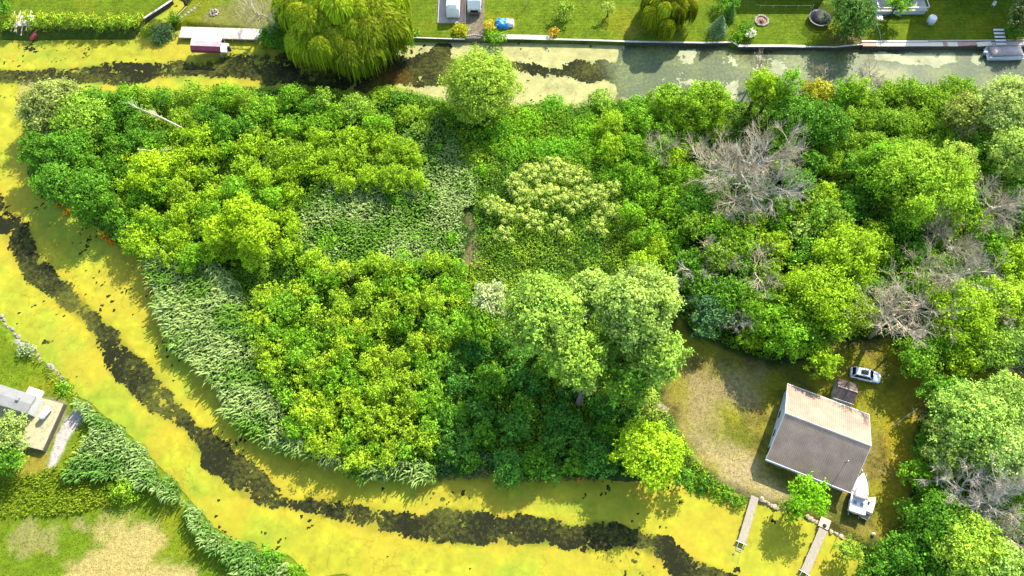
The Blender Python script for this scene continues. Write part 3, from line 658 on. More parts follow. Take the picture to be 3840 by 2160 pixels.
def dock(p0, p1, wd, z, label, ladder=True):
    a = Vector(W(*p0, z)); b_ = Vector(W(*p1, z)); d = b_-a; Ln = d.length; rz = math.atan2(d.y, d.x)
    t = empty('dock', (a.x, a.y, 0), rz, label, 'dock')
    mb = MB(); n = int(Ln/.16)
    for i in range(n): mb.box((i+.5)*Ln/n, rng.uniform(-.015, .015), z-.05+rng.uniform(-.006, .006), Ln/n*.93, wd, .05)
    mb.build('deck_boards', M_wood, t)
    mb = MB()
    for s in (-1, 1): mb.box(Ln/2, s*(wd/2-.08), z-.22, Ln*.99, .06, .165)
    mb.build('joist', M_wood, t)
    for i in range(int(Ln/2.2)+1):
        for s in (-1, 1): MB().tube([(min(Ln-.2, .3+i*2.2), s*(wd/2+.06), -1.2), (min(Ln-.2, .3+i*2.2), s*(wd/2+.06), z+.12)], .055, 6).build('post', M_wood, t)
    if ladder:
        mb = MB(); mb.box(Ln+.04, 0, z-.1, .07, wd+.5, .1); mb.build('end_board', M_white, t)
        mb = MB()
        for s in (-1, 1): mb.tube([(Ln+.1, s*.38, z), (Ln+1.3, s*.38, .02), (Ln+3.0, s*.40, -.05+.08)], .03, 5)
        mb.box(Ln+.9, 0, .20, .08, .8, .04); mb.box(Ln+1.2, 0, .1, .08, .8, .04)
        mb.build('ladder', M_metal, t)
    return t
dock((2832, 1862), (2781, 2034), 1.12, .62, 'narrow grey wooden dock left of the round green tree by the yard')
dock((3088, 1985), (3018, 2146), 1.2, .62, 'narrow grey wooden dock right of the round green tree, reaching the bottom edge')
x, y = at(3092, 1962); t = empty('landing', (x, y, .5), R(62), 'small sandy wooden landing at the head of the right hand dock', 'landing')
MB().box(0, 0, 0, 1.5, 1.5, .14).build('platform', M_woodp, t); MB().cyl(-.35, -.1, .14, .28, .26, .12, 12).build('mooring_ring', M_black, t)
# rocks at the water's edge
def rock(px, py, r, label, group, m=None, z=.3, flat=.5):
    x, y = at(px, py, z); mb = MB(); mb.ell(0, 0, 0, r, r*rng.uniform(.6, .95), r*flat, 9, 6, .16)
    o = mb.build('rock', m or M_stone); o.location = (x, y, max(gz(x, y), .05)+r*.08); o.rotation_euler = (rng.uniform(-.2, .2), rng.uniform(-.2, .2), rng.uniform(0, 6)); tag(o, label, 'rock', group)
M_pstone = mat('pale stone', (.20, .18, .14), .9, .3, 2, bump=.03)
for px, py, r in ((3, 1183, .5), (12, 1198, .45), (16, 1216, .4), (30, 1226, .5), (44, 1232, .45), (52, 1252, .5), (66, 1260, .55), (64, 1282, .7), (84, 1296, .8), (104, 1300, .6), (122, 1312, .6),
                  (138, 1330, .5), (146, 1346, .55), (152, 1356, .4), (184, 1372, .75), (196, 1380, .6), (206, 1390, .45), (216, 1402, .4), (226, 1414, .5), (232, 1428, .5), (238, 1440, .55), (246, 1452, .5)):
    rock(px, py, r*.8, 'pale boulder in the row along the left lawn edge by the duckweed', 'boulders edging the left lawn', M_pstone)
for px, py in ((2858, 1872), (2872, 1880), (2884, 1886), (2897, 1893), (2908, 1898), (2920, 1905), (3030, 1935), (3042, 1942), (3054, 1950), (3066, 1957), (3120, 1992), (3140, 2000), (3160, 2010)):
    rock(px, py, rng.uniform(.3, .5), 'tan stone in the low edging between the yard and the canal', 'stones edging the yard', mat('tan stone', (.36, .27, .17), .95, .3, 3) if px == 2858 else bpy.data.materials['tan stone'], .5)
x, y = at(3272, 2004); t = empty('bucket', (x, y, .55), 0, 'small white bucket standing at the lower end of the yard', 'bucket')
MB().cyl(0, 0, 0, .2, .26, .38, 14).build('body', M_white, t); MB().cyl(0, 0, .381, .2, .2, .02, 14).build('lid', M_metal, t)
p0, p1 = W(3346, 1602, .62), W(3442, 1532, .62)
tag(MB().tube([p0, (p0[0]*.5+p1[0]*.5, p0[1]*.5+p1[1]*.5+.1, .66), p1], .035, 5).build('rope', M_white), 'thin pale rope stretched across the yard right of the cottage', 'rope')
p0 = W(3148, 2002, .6); o = MB().tube([(p0[0], p0[1], 0), (p0[0]+.1, p0[1]+.1, 2.6)], .05, 6).build('post', M_wood); tag(o, 'thin bare post by the water near the right hand dock', 'post')

# ------------------------------------------------------------------ north shore
def wallrun(pts, z, wd, hgt, m, label, name='seawall', cap=None):
    P_ = [Vector(W(a, b_, z)) for a, b_ in pts]
    t = empty(name, (P_[0].x, P_[0].y, 0), 0, label, 'seawall'); o0 = Vector((P_[0].x, P_[0].y, 0))
    body, top = MB(), MB()
    for a, b_ in zip(P_[:-1], P_[1:]):
        d = b_-a; rz = math.atan2(d.y, d.x); c = (a+b_)/2-o0
        body.box(c.x, c.y, z-hgt, d.length+.02, wd*.6, hgt-.06, rz); top.box(c.x, c.y, z-.06, d.length+.06, wd, .11, rz)
    body.build('wall', mat('dark piling', (.06, .05, .035), .95, .4, 2, bump=.03) if 'dark piling' not in bpy.data.materials else bpy.data.materials['dark piling'], t)
    top.build('cap', m, t); return t
wallrun([(1500, 141), (1560, 141), (1640, 144), (1742, 147)], .95, .22, 2, M_conc, 'thin pale seawall between the weeping willow and the ramp')
wallrun([(1842, 138), (1960, 139), (2062, 142)], .95, 1.1, 2, M_conc, 'wide white concrete seawall below the blue tarp')
wallrun([(2062, 147), (2200, 150), (2370, 156), (2500, 158), (2640, 160), (2742, 158)], .95, .34, 2, M_conc, 'long thin seawall below the two small lawn trees')
wallrun([(2742, 154), (2768, 171)], .95, .3, 2, M_conc, 'short angled seawall return beside the flowering shrub')
wallrun([(2768, 172), (2860, 172), (2940, 172), (3020, 174)], .97, .5, 2, mat('white concrete', (.5, .46, .38), .8, .1, 1), 'bright white seawall below the stone fire pit')
wallrun([(3020, 175), (3130, 176), (3235, 166)], .95, .28, 2, M_conc, 'dull seawall below the trampoline and the dark tree')
wallrun([(540, 68), (590, 36), (645, 0)], .95, .4, 2, M_conc, 'diagonal grey seawall on the left side of the small inlet')
wallrun([(640, 86), (700, 24)], .95, .2, 2, M_wood, 'weathered wooden wall on the right side of the small inlet')
# boardwalk
P_ = [Vector(W(a, b_, 1.0)) for a, b_ in ((3234, 160), (3400, 161), (3600, 160), (3860, 156))]
t = empty('boardwalk', (P_[0].x, P_[0].y, 0), 0, 'long boardwalk of white and reddish planks along the top right shore', 'boardwalk'); o0 = Vector((P_[0].x, P_[0].y, 0))
mr_ = mat('red brown plank', (.34, .20, .13), .8, .25, 1); mw_ = mat('cream plank', (.56, .48, .36), .8, .08, 1); mg_ = mat('pinkish grey plank', (.34, .27, .22), .85, .15, 1)
def board(px0, px1, dy, wd, m, zz, nm='plank'):
    a = Vector(W(px0, 160+dy, zz)); b_ = Vector(W(px1, 160+dy-(4 if px1 > 3650 else 0), zz)); d = b_-a; c = (a+b_)/2-o0
    MB().box(c.x, c.y, zz-.05, d.length, wd, .06, math.atan2(d.y, d.x)).build(nm, m, t)
for s in ((3234, 3285, 5, mr_), (3286, 3536, 5, mw_), (3537, 3552, 5, mr_), (3553, 3592, 5, mw_), (3593, 3662, 5, mr_), (3663, 3718, 6, mw_), (3719, 3860, 5, mg_)): board(s[0], s[1], s[2], 1.05, s[3], 1.03)
board(3232, 3480, -6, .32, mw_, 1.18, 'rail_board'); board(3481, 3860, -7, .32, mg_, 1.18, 'rail_board')
MB().box((P_[-1].x-P_[0].x)/2, -.75, -1, P_[-1].x-P_[0].x, .3, 1.9, 0).build('piling', bpy.data.materials['dark piling'], t)
x, y = at(3749, 135, 1.4); t = empty('steps', (x, y, .9), 0, 'white slatted steps leading down to the covered boat', 'steps')
for i in range(5): MB().box(0, -.75*i+1.3, .75-.14*i, 2.0, .42, .06).build('tread', M_white, t)
for s in (-1, 1): MB().tube([(s*1.0, 1.5, .72), (s*1.0, -1.8, .12)], .05, 4).build('stringer', M_wood, t)

# left dock with red-covered boat lift
x, y = at(828, 124, .9); t = empty('dock', (x, y, 0), R(-2.0), 'broad pale wooden dock behind the red canopied boat lift', 'dock')
Ld = 15.8
mb = MB()
for i in range(64): mb.box(-Ld/2+(i+.5)*Ld/64, rng.uniform(-.02, .02), .84, Ld/64*.95, 2.7, .06)
mb.build('deck_boards', mat('sun bleached boards', (.36, .31, .25), .85, .18, 1.5), t)
mb = MB(); mb.box(0, -1.3, .55, Ld*.99, .08, .28); mb.box(0, 1.3, .55, Ld*.99, .08, .28); mb.build('joist', M_wood, t)
for i in range(7): MB().tube([(-Ld/2+.3+i*2.5, -1.42, -1.2), (-Ld/2+.3+i*2.5, -1.42, 1.0)], .08, 6).build('post', M_wood, t)
x, y = at(786, 182, 1.2); t = empty('boat_lift', (x, y, 0), R(-3), 'boat lift with a long red canopy on the left dock', 'boat lift')
ln = 5.7; prof = [(-1.75, 1.95), (-1.62, 2.5), (-1.0, 3.0), (0, 3.25), (1.0, 3.05), (1.6, 2.75), (1.8, 2.45)]
def arch(x0, x1, idx, m, nm):
    mb = MB(); pr = [prof[i] for i in idx]
    mb.loft([[(xx, *p) for p in pr]+[(xx, p[0]*.985, p[1]-.05) for p in pr[::-1]] for xx in (x0, (x0+x1)/2, x1)]); mb.build(nm, m, t)
arch(-ln/2, ln/2, [2, 3, 4, 5, 6], M_red_glare, 'canopy'); arch(-ln/2, ln/2, [0, 1, 2], M_redd, 'valance')
for sx in (-1, 1):
    for sy in (-1, 1): MB().tube([(sx*(ln/2-.2), sy*1.6, -1), (sx*(ln/2-.2), sy*1.6, 2.5)], .05, 6).build('post', M_metal, t)
mb = MB()
for sy in (-1, 1): mb.box(0, sy*1.2, .45, ln, .1, .15)
mb.build('bunk_rail', M_metal, t)
x2, y2 = at(800, 187, .8); t = empty('motorboat', (x2, y2, .25), R(177), 'white motorboat hanging in the lift under the red canopy', 'boat')
MB().loft([[(a, b_, c+.35) for a, b_, c in r] for r in hull_rings(6.0, 2.3, .95)]).build('hull', M_white, t)
MB().box(-.4, 0, 1.0, 3.6, 1.9, .2).build('deck', M_white, t)
MB().box(-3.2, 0, .5, .5, .4, 1.1, 0, .8).build('outboard_motor', M_black, t)
MB().loft([[(.4, -.8, 1.2), (.36, -.8, 1.2), (.36, .8, 1.2), (.4, .8, 1.2)], [(.0, -.75, 1.6), (-.04, -.75, 1.6), (-.04, .75, 1.6), (.0, .75, 1.6)]]).build('windscreen', M_glass, t)
# white bench on the dock end
x, y = at(974, 128, 1.3); t = empty('bench', (x, y, .9), R(-4), 'small white bench on the right end of the left dock', 'bench')
MB().box(0, 0, .42, .6, 1.7, .07).build('seat', M_white, t); MB().box(.3, 0, .5, .06, 1.7, .5).build('backrest', M_white, t)
for a in (-.22, .22):
    for b_ in (-.75, .75): MB().box(a, b_, 0, .06, .06, .42).build('leg', M_white, t)

# pontoon boat under canvas, right edge
x, y = at(3768, 196, .9); t = empty('pontoon_boat', (x, y, 0), R(2), 'pontoon boat under grey brown canvas moored below the boardwalk', 'boat')
for s in (-1, 1): MB().tube([(-3.4, s*1.0, .1), (3.0, s*1.0, .1), (3.5, s*1.0, .3)], [.32, .32, .08], 12).build('pontoon', M_metal, t)
MB().box(0, 0, .42, 6.9, 2.6, .12).build('deck', M_white, t)
mb = MB(); mb.box(0, -1.27, .545, 6.6, .05, .55); mb.box(0, 1.27, .545, 6.6, .05, .55); mb.box(3.28, 0, .545, .05, 2.4, .55); mb.build('railing', mat('dull blue white', (.5, .55, .55), .5), t)
rings = []
for i, xx in enumerate(np.linspace(-2.9, 3.15, 10)):
    hh = (1.35, 1.75, 1.8, 1.7, 1.8, 1.78, 1.68, 1.72, 1.5, 1.25)[i]
    rings.append([(xx, -1.22, 1.12), (xx, -1.0, 1.2+(hh-1.2)*.5), (xx, -.45, hh), (xx, .45, hh), (xx, 1.0, 1.2+(hh-1.2)*.5), (xx, 1.22, 1.12)])
MB().loft(rings, True, True).build('canvas_cover', M_gcan, t)
m_ = MB().box(-3.75, 0, .35, .7, .45, .6, 0, .75).build('outboard_motor', M_metal, t); MB().ell(-3.8, 0, 1.05, .42, .28, .25, 10, 6).build('cowling', M_white, m_)

# motorhome, boat trailer, slab
x, y = at(1779, 62, .9); t = empty('motorhome', (x, y, .92), 0, 'white motorhome facing the water on the gravel drive', 'motorhome')
bw = 2.55
MB().loft([[(-bw/2, yy, .35), (bw/2, yy, .35), (bw/2, yy, z), (bw/2-.12, yy, z+.12), (-bw/2+.12, yy, z+.12), (-bw/2, yy, z)] for yy, z in ((.35, 1.55), (.45, 1.7), (1.15, 2.85), (1.3, 2.95), (9, 2.95))], True).build('body', mat('cream coach paint', (.66, .65, .56), .35, .03), t)
MB().add([(-bw/2+.12, .40, 1.72), (bw/2-.12, .40, 1.72), (bw/2-.18, 1.06, 2.82), (-bw/2+.18, 1.06, 2.82), (-bw/2+.12, .46, 1.70), (bw/2-.12, .46, 1.70), (bw/2-.18, 1.12, 2.80), (-bw/2+.18, 1.12, 2.80)],
         [(0, 1, 2, 3), (7, 6, 5, 4), (0, 4, 5, 1), (1, 5, 6, 2), (2, 6, 7, 3), (3, 7, 4, 0)]).build('windscreen', M_glass, t)
MB().box(0, .22, .45, bw*.95, .24, .32).build('bumper', mat('brown bumper', (.14, .11, .08), .6), t)
MB().box(0, .32, .8, 1.5, .08, .5).build('grille', M_glass, t)
for s in (-1, 1):
    MB().box(s*.98, .31, .9, .34, .1, .3).build('headlight', mat('lamp', (.5, .5, .45), .2) if s < 0 else bpy.data.materials['lamp'], t)
    m_ = MB(); m_.box(s*(bw/2+.16), .7, 1.6, .14, .12, .5); m_.build('side_mirror', M_black, t)
    for yy in (1.6, 6.8): MB().tube([(s*(bw/2-.3), yy, .42), (s*(bw/2-.02), yy, .42)], .42, 14).build('wheel', M_black, t)
MB().box(-.1, 2.7, 3.07, .55, .7, .22).build('roof_vent', M_glass, t)
MB().box(0, 6, 3.07, .8, 1.0, .25).build('air_conditioner', M_white, t)
x, y = at(1696, 87, 1.0); t = empty('parking_slab', (x, y, .75), 0, 'raised grey slab that the white covered trailer stands on', 'slab')
MB().box(0, 4.8, 0, 5.3, 9.6, .32).build('slab', mat('slab', (.30, .25, .20), .9, .2, .7), t)
mb = MB(); mb.box(-2.75, 4.8, 0, .2, 9.6, .36); mb.build('curb', M_conc, t)
x, y = at(1700, 71, 1.1); t = empty('covered_trailer', (x, y, 1.07), 0, 'tall white covered trailer on the grey slab left of the motorhome', 'trailer')
MB().loft([[(-1.25, yy, .4), (1.25, yy, .4), (1.25, yy, z), (.75, yy, z+.45), (-.75, yy, z+.45), (-1.25, yy, z)] for yy, z in ((.0, 1.0), (.25, 2.1), (.7, 2.6), (9, 2.6))]).build('body', mat('white wrap', (.76, .71, .63), .5, .06, .8), t)
mb = MB(); mb.tube([(-.5, .2, .5), (0, -1.2, .45)], .06, 5); mb.tube([(.5, .2, .5), (0, -1.2, .45)], .06, 5); mb.build('hitch', M_metal, t)
for s in (-1, 1):
    for yy in (4.2, 5.1): MB().tube([(s*.95, yy, .36), (s*1.2, yy, .36)], .36, 12).build('wheel', M_black, t)
for i in range(3):
    x, y = at(1732+i*6, 76, 1.1); o = MB().box(0, 2.0, 0, .16, 4.6, .12).build('plank', M_woodp if i != 1 else mr_); o.location = (x, y, 1.075)
    tag(o, 'long plank lying on the slab beside the covered trailer', 'plank', 'planks beside the covered trailer')
# blue tarp heap
x, y = at(1893, 92, 1.0); t = empty('tarp_heap', (x, y, .9), 0, 'blue tarp thrown over a heap with one white end on the lawn', 'tarp')
def lump(cx, cy, sx, sy, hh, m, nm, seed):
    n = 14; V_ = []; F_ = []
    for j in range(n+1):
        for i in range(n+1):
            a, b_ = i/n*2-1, j/n*2-1; e = max(0, 1-abs(a)**4)*max(0, 1-abs(b_)**4)
            z = hh*(e**.35)*(.72+.5*float(vn(np.array(a*2.3+seed), np.array(b_*2.3), 5))); V_.append((cx+a*sx, cy+b_*sy, z-.02))
    for j in range(n):
        for i in range(n): F_.append((j*(n+1)+i, j*(n+1)+i+1, (j+1)*(n+1)+i+1, (j+1)*(n+1)+i))
    MB().add(V_, F_).build(nm, m, t)
lump(-.55, 0, 1.3, 1.0, 1.1, M_blue, 'blue_tarp', 1); lump(.95, .2, .85, .85, 1.0, M_white, 'white_sheet', 4)
# ramp step at the water
x, y = at(1778, 131, .9); t = empty('retaining_wall', (x, y, .5), R(1), 'short curved stone wall across the foot of the gravel drive', 'wall')
for i in range(9): MB().ell((i-4)*.38, -.06*abs(i-4), .42, .22, .18, .16, 8, 5, .12).build('stone', M_stone, t)

# fire pits
def fire_pit(px, py, r, n, label, ash):
    x, y = at(px, py, .95); t = empty('fire_pit', (x, y, .88), 0, label, 'fire pit')
    for i in range(n):
        a = i*2*math.pi/n+rng.uniform(-.05, .05); q = r*rng.uniform(.93, 1.05)
        MB().ell(q*math.cos(a), q*math.sin(a), .14, .24, .19, .2, 8, 5, .2).build('stone', mat('pit stone', (.44, .38, .28), .9, .3, 2) if 'pit stone' not in bpy.data.materials else bpy.data.materials['pit stone'], t)
    MB().cyl(0, 0, -.05, r*.92, r*.85, .1, 20).build('ash', ash, t)
    for i in range(6):
        a = rng.uniform(0, 3.14); c = rng.uniform(-.3, .3, 2)
        MB().tube([(c[0]-.45*math.cos(a), c[1]-.45*math.sin(a), .14+i*.03), (c[0]+.45*math.cos(a), c[1]+.45*math.sin(a), .2+i*.03)], .07, 6).build('log', M_bark if i % 2 else mr_, t)
fire_pit(2856, 78, 1.25, 20, 'round stone fire pit with charred logs on the right lawn', mat('rusty ash', (.20, .10, .06), .95, .5, 4))
fire_pit(803, 48, .75, 9, 'small stone fire pit on the left lawn above the dock', mat('tan ash', (.30, .20, .12), .95, .4, 4))
x, y = at(800, 62, .95); t = empty('garden_hook', (x, y, .9), 0, 'thin tall hook beside the small left fire pit', 'pole'); MB().tube([(0, 0, 0), (0, 0, 2.1), (.15, 0, 2.25), (.3, 0, 2.1)], .03, 5).build('pole', M_metal, t)
x, y = at(1974, 22, .95); t = empty('lawn_pole', (x, y, .9), 0, 'slim pale pole standing alone on the lawn right of the tarp', 'pole'); MB().tube([(0, 0, 0), (.05, 0, 3.0)], .04, 5).build('pole', M_white, t); MB().ell(.05, 0, 3.0, .14, .14, .14).build('ball', M_white, t)
for i, (px, py, s) in enumerate(((673, 71, .30), (683, 64, .5), (695, 55, .62), (707, 46, .66), (718, 38, .66), (729, 30, .7), (738, 21, .35), (746, 14, .3))):
    x, y = at(px, py, .95); o = MB().box(0, 0, 0, s*.78, s*.85, .07).build('stepping_stone', M_pstone); o.location = (x, y, gz(x, y)-.01); o.rotation_euler = (0, 0, R(38))
    tag(o, 'pale square stepping stone in the diagonal row on the left lawn', 'stepping stone', 'stepping stones on the left lawn')

# trampoline
x, y = at(3072, 74, 1.2); t = empty('trampoline', (x, y, .9), 0, 'round black trampoline with a dark safety net on the shaded lawn', 'trampoline')
r = 2.15; ring = [(r*math.cos(a), r*math.sin(a), .85) for a in np.linspace(0, 2*math.pi, 33)]
MB().tube(ring, .05, 6).build('frame', M_black, t); MB().cyl(0, 0, .80, r*.86, r*.86, .02, 32).build('jumping_mat', M_net, t)
mb = MB(); n = 32
for i in range(n):
    a, b_ = 2*math.pi*i/n, 2*math.pi*(i+1)/n
    mb.add([(r*.87*math.cos(a), r*.87*math.sin(a), .84), (r*.87*math.cos(b_), r*.87*math.sin(b_), .84), (r*1.01*math.cos(b_), r*1.01*math.sin(b_), .90), (r*1.01*math.cos(a), r*1.01*math.sin(a), .90)], [(0, 1, 2, 3)])
mb.build('pad', mat('black pad', (.015, .017, .024), .5), t)
mn = mat('net mesh', (.015, .017, .022), .7); mn.node_tree.nodes['Principled BSDF'].inputs['Alpha'].default_value = .5
mb = MB()
for i in range(n):
    a, b_ = 2*math.pi*i/n, 2*math.pi*(i+1)/n; q = r*.95
    mb.add([(q*math.cos(a), q*math.sin(a), .9), (q*math.cos(b_), q*math.sin(b_), .9), (q*math.cos(b_), q*math.sin(b_), 2.7), (q*math.cos(a), q*math.sin(a), 2.7)], [(0, 1, 2, 3)])
mb.build('safety_net', mn, t)
for i in range(6):
    a = i*math.pi/3+.3; MB().tube([(r*1.02*math.cos(a), r*1.02*math.sin(a), 0), (r*1.02*math.cos(a), r*1.02*math.sin(a), 2.7)], .035, 6).build('pole', M_metal, t)
for a in (1.9, -.75): MB().ell(r*.8*math.cos(a), r*.8*math.sin(a), .95, .16, .1, .06).build('label_patch', M_white, t)

pf = [Vector(W(2800+i*47, 38-(0 if i else 14), .9)) for i in range(6)]
t = empty('wire_fence', (pf[0].x, pf[0].y, .9), 0, 'low wire fence with thin posts above the stone fire pit', 'fence')
for q in pf: q_ = q-pf[0]; MB().tube([(q_.x, q_.y, 0), (q_.x, q_.y, 1.25)], .05, 5).build('post', M_wood, t)
MB().tube([(q-pf[0])[:2]+(1.2,) if False else ((q-pf[0]).x, (q-pf[0]).y, 1.2) for q in pf], .025, 4).build('wire', M_wood, t)
# white tank, chair, deck house with clutter
x, y = at(3488, 84, .95); t = empty('tank', (x, y, .9), 0, 'upright white drum on the shaded lawn right of the deck', 'tank')
MB().cyl(0, 0, 0, .8, .8, 1.3, 20).build('body', mat('dull white', (.5, .52, .5), .6), t); MB().cyl(0, 0, 1.3, .8, .74, .12, 20).build('lid', M_white, t)
x, y = at(3724, 20, 1.1); t = empty('garden_chair', (x, y, .9), R(-35), 'white garden chair standing alone on the shaded lawn', 'chair')
MB().box(0, 0, .42, .55, .55, .06).build('seat', M_white, t); MB().box(0, .28, .5, .55, .06, .55).build('backrest', M_white, t)
for a in (-.22, .22):
    for b_ in (-.22, .22): MB().box(a, b_, 0, .06, .06, .42).build('leg', M_white, t)
    MB().box(a*1.3, 0, .62, .06, .5, .05).build('armrest', M_white, t)
x, y = at(3374, 54, .95); t = empty('deck_house', (x, y, .9), R(1), 'white railed deck and cottage front at the top right edge', 'house')
MB().box(0, 2.4, .0, 9.6, 4.8, 1.0).build('skirting', M_wall, t); MB().box(0, 2.35, 1.003, 9.9, 5.1, .1).build('deck', mat('deck boards', (.36, .32, .26), .9, .2, 1.5, stretch=(8, 1, 1)), t)
mb = MB()
mb.box(0, -.12, 1.95, 9.9, .09, .09); mb.box(-4.9, 2.2, 1.95, .09, 4.6, .09); mb.box(4.9, 2.2, 1.95, .09, 4.6, .09)
for i in range(34): mb.box(-4.85+i*.294, -.12, 1.1, .05, .05, .84)
mb.build('railing', M_white, t)
MB().box(-.2, 9.5, 0, 11.5, 8, 5.5).build('wall', M_wall, t)
MB().box(-4.3, -.9, 0, 1.1, 1.4, .5).build('step', M_white, t)
MB().loft([[(-6.3, yy, z), (6.0, yy, z), (6.0, yy, z+.15), (-6.3, yy, z+.15)] for yy, z in ((5.0, 5.5), (9.5, 8.6), (14, 5.5))]).build('roof', M_groof, t)
MB().box(3.3, 4.2, 1.103, 1.2, .9, .9).build('grill', M_black, t); MB().box(4.4, 3.4, 1.103, .6, 1.4, .6).build('storage_box', M_gcan, t)
def bicycle(px, py, rz, label, c):
    x, y = at(px, py, 1.2); t = empty('bicycle', (x, y, .9), rz, label, 'bicycle')
    for s in (-.52, .52): MB().tube([(s+.33*math.cos(a), 0, .33+.33*math.sin(a)) for a in np.linspace(0, 2*math.pi, 17)], .028, 5).build('wheel', M_black, t)
    mb = MB()
    for p, q in (((-.52, .33), (-.2, .85)), ((-.52, .33), (0, .33)), ((0, .33), (-.2, .85)), ((0, .33), (.38, .85)), ((-.18, .8), (.38, .85)), ((.52, .33), (.36, .95))): mb.tube([(p[0], 0, p[1]), (q[0], 0, q[1])], .03, 5)
    mb.build('frame', c, t); MB().box(-.22, 0, .9, .26, .14, .06).build('saddle', M_black, t); MB().tube([(.34, -.3, .98), (.36, 0, .95), (.34, .3, .98)], .02, 5).build('handlebar', M_metal, t)
bicycle(3340, 60, R(8), 'black bicycle leaning below the white deck', M_black); bicycle(3366, 61, R(-20), 'grey bicycle to the right of the black one below the deck', M_metal)
pp = [W(a, b_, .98) for a, b_ in ((3325, 59), (3305, 62), (3292, 74), (3288, 95), (3298, 115), (3303, 148))]
tag(MB().tube(pp, .06, 6).build('hose', M_conc), 'pale hose curving over the lawn left of the deck', 'hose')

# pallet clutter at the top left shore
x, y = at(84, 92, .8); t = empty('broken_dock', (x, y, .5), R(4), 'tumbledown pale wooden landing with white sheets at the top left shore', 'dock')
for i in range(7): MB().box(rng.uniform(-1.2, 1.2), rng.uniform(-2, 2), .25+i*.05, .16, rng.uniform(2.5, 4.6), .08, rng.uniform(-.15, .15)).build('beam', M_woodp, t)
for i in range(4): MB().box(rng.uniform(-.3, .3), -1.8+i*1.1, .2, 3.2, .14, .08, rng.uniform(-.1, .1)).build('crossbeam', M_woodp, t)
lump(.2, .8, 1.9, 1.5, .8, M_white, 'white_sheet', 9)
for i in range(4): MB().box(-1.5+i, .3, .95, .14, 5.2, .08, rng.uniform(-.05, .05)).build('beam', M_woodp, t)
x, y = at(131, 131, .5); t = empty('kayak', (x, y, .35), R(75), 'short red kayak upturned beside the tumbledown landing', 'kayak')
MB().loft([[(xx, -w_, .2), (xx, 0, .2+w_*.9), (xx, w_, .2), (xx, 0, .05)] for xx, w_ in ((-1.5, .05), (-.9, .55), (0, .7), (.9, .55), (1.5, .05))], True, True).build('hull', mat('red plastic', (.33, .04, .04), .5), t)
x, y = at(370, 115, .6); o = MB().prism([(-1.3, -.5), (1.2, -.6), (1.4, .3), (.2, .6), (-1.2, .5)], 0, .25).build('stone_slab', M_stone); o.location = (x, y, .4); tag(o, 'grey stone slab at the foot of the top left hedge', 'stone')

# south-west: mobile home on its pad
x, y = at(0, 1540, 1.2); 
pad = [W(a, b_, 1.6)[:2] for a, b_ in ((-60, 1440), (100, 1475), (240, 1513), (160, 1690), (85, 1672), (-60, 1640))]
pc = np.mean(pad, 0); t = empty('gravel_pad', (pc[0], pc[1], 0), 0, 'raised straw coloured pad with shaded timber sides under the mobile home', 'terrace')
q = [(a-pc[0], b_-pc[1]) for a, b_ in pad]
MB().prism(q, -.3, 1.5).build('retaining_wall', mat('shaded timber', (.07, .055, .04), .95, .3, 2), t)  # dark colour carries the shade on the sides of the pad
MB().prism([(a*.985, b_*.985) for a, b_ in q], 1.503, 1.58).build('gravel_top', mat('straw gravel', (.30, .26, .14), .95, .35, 1.6, bump=.03, bsc=7, det=7), t)
a0 = Vector(W(98, 1548, 4.2)); rz = R(-17)
t = empty('mobile_home', (a0.x, a0.y, 1.585), rz, 'long grey roofed mobile home at the left edge on the gravel pad', 'mobile home')
MB().box(-5.9, 1.35, 0, 11.6, 2.6, 2.45).build('wall', mat('cream siding', (.50, .48, .42), .6, .05), t)
MB().loft([[(-11.8, yy, z), (.05, yy, z), (.05, yy, z+.1), (-11.8, yy, z+.1)] for yy, z in ((-.05, 2.45), (1.35, 2.62), (2.75, 2.45))]).build('roof', M_groof, t)
for xx in (-1.7, -3.9, -6.2): f = MB().box(xx, .03, 1.1, .9, .05, .8).build('window', M_white, t); MB().box(xx, -.0, 1.16, .78, .02, .68).build('pane', M_glass, f)
MB().box(-2.2, 1.5, 2.70, .5, .5, .3).build('roof_vent', M_groof, t)
MB().box(-2.0, 3.4, 0, 2.4, 1.2, .5).build('porch', M_white, t)
x, y = at(168, 1548, 2.3); t = empty('propane_tank', (x, y, 1.585), R(62), 'rounded white tank standing on the pad at the end of the mobile home', 'tank')
MB().tube([(-1.05, 0, .75), (-.85, 0, .75), (.85, 0, .75), (1.05, 0, .75)], [.2, .5, .5, .2], 14).build('tank', mat('bright white', (.8, .8, .78), .4), t)
for s in (-1, 1): MB().box(s*.6, 0, 0, .15, .7, .3).build('foot', M_metal, t)

# houses and trees beyond the top edge, known by their shadows on the lawns
def block(px, py, wd, dp, h, label, rz=0):
    x, y = at(px, py, .9); t = empty('neighbour_house', (x, y, .9), rz, label, 'house')
    MB().box(0, dp/2, -.2, wd, dp, h*.6+.2).build('wall', M_wall, t)
    MB().loft([[(-wd/2-.3, yy, z), (wd/2+.3, yy, z), (wd/2+.3, yy, z+.15), (-wd/2-.3, yy, z+.15)] for yy, z in ((-.3, h*.6), (dp/2, h), (dp+.3, h*.6))]).build('roof', M_groof, t)
    for xx in (-wd*.3, 0, wd*.3): f = MB().box(xx, -.04, 1, 1.2, .07, 1.1).build('window', M_white, t); MB().box(xx, -.082, 1.07, 1.06, .012, .96).build('pane', M_glass, f)
block(2960, -22, 15, 9, 7.5, 'grey roofed house beyond the top edge above the right fire pit')
block(3735, -16, 19, 9, 17, 'grey roofed house beyond the top edge above the white garden chair')

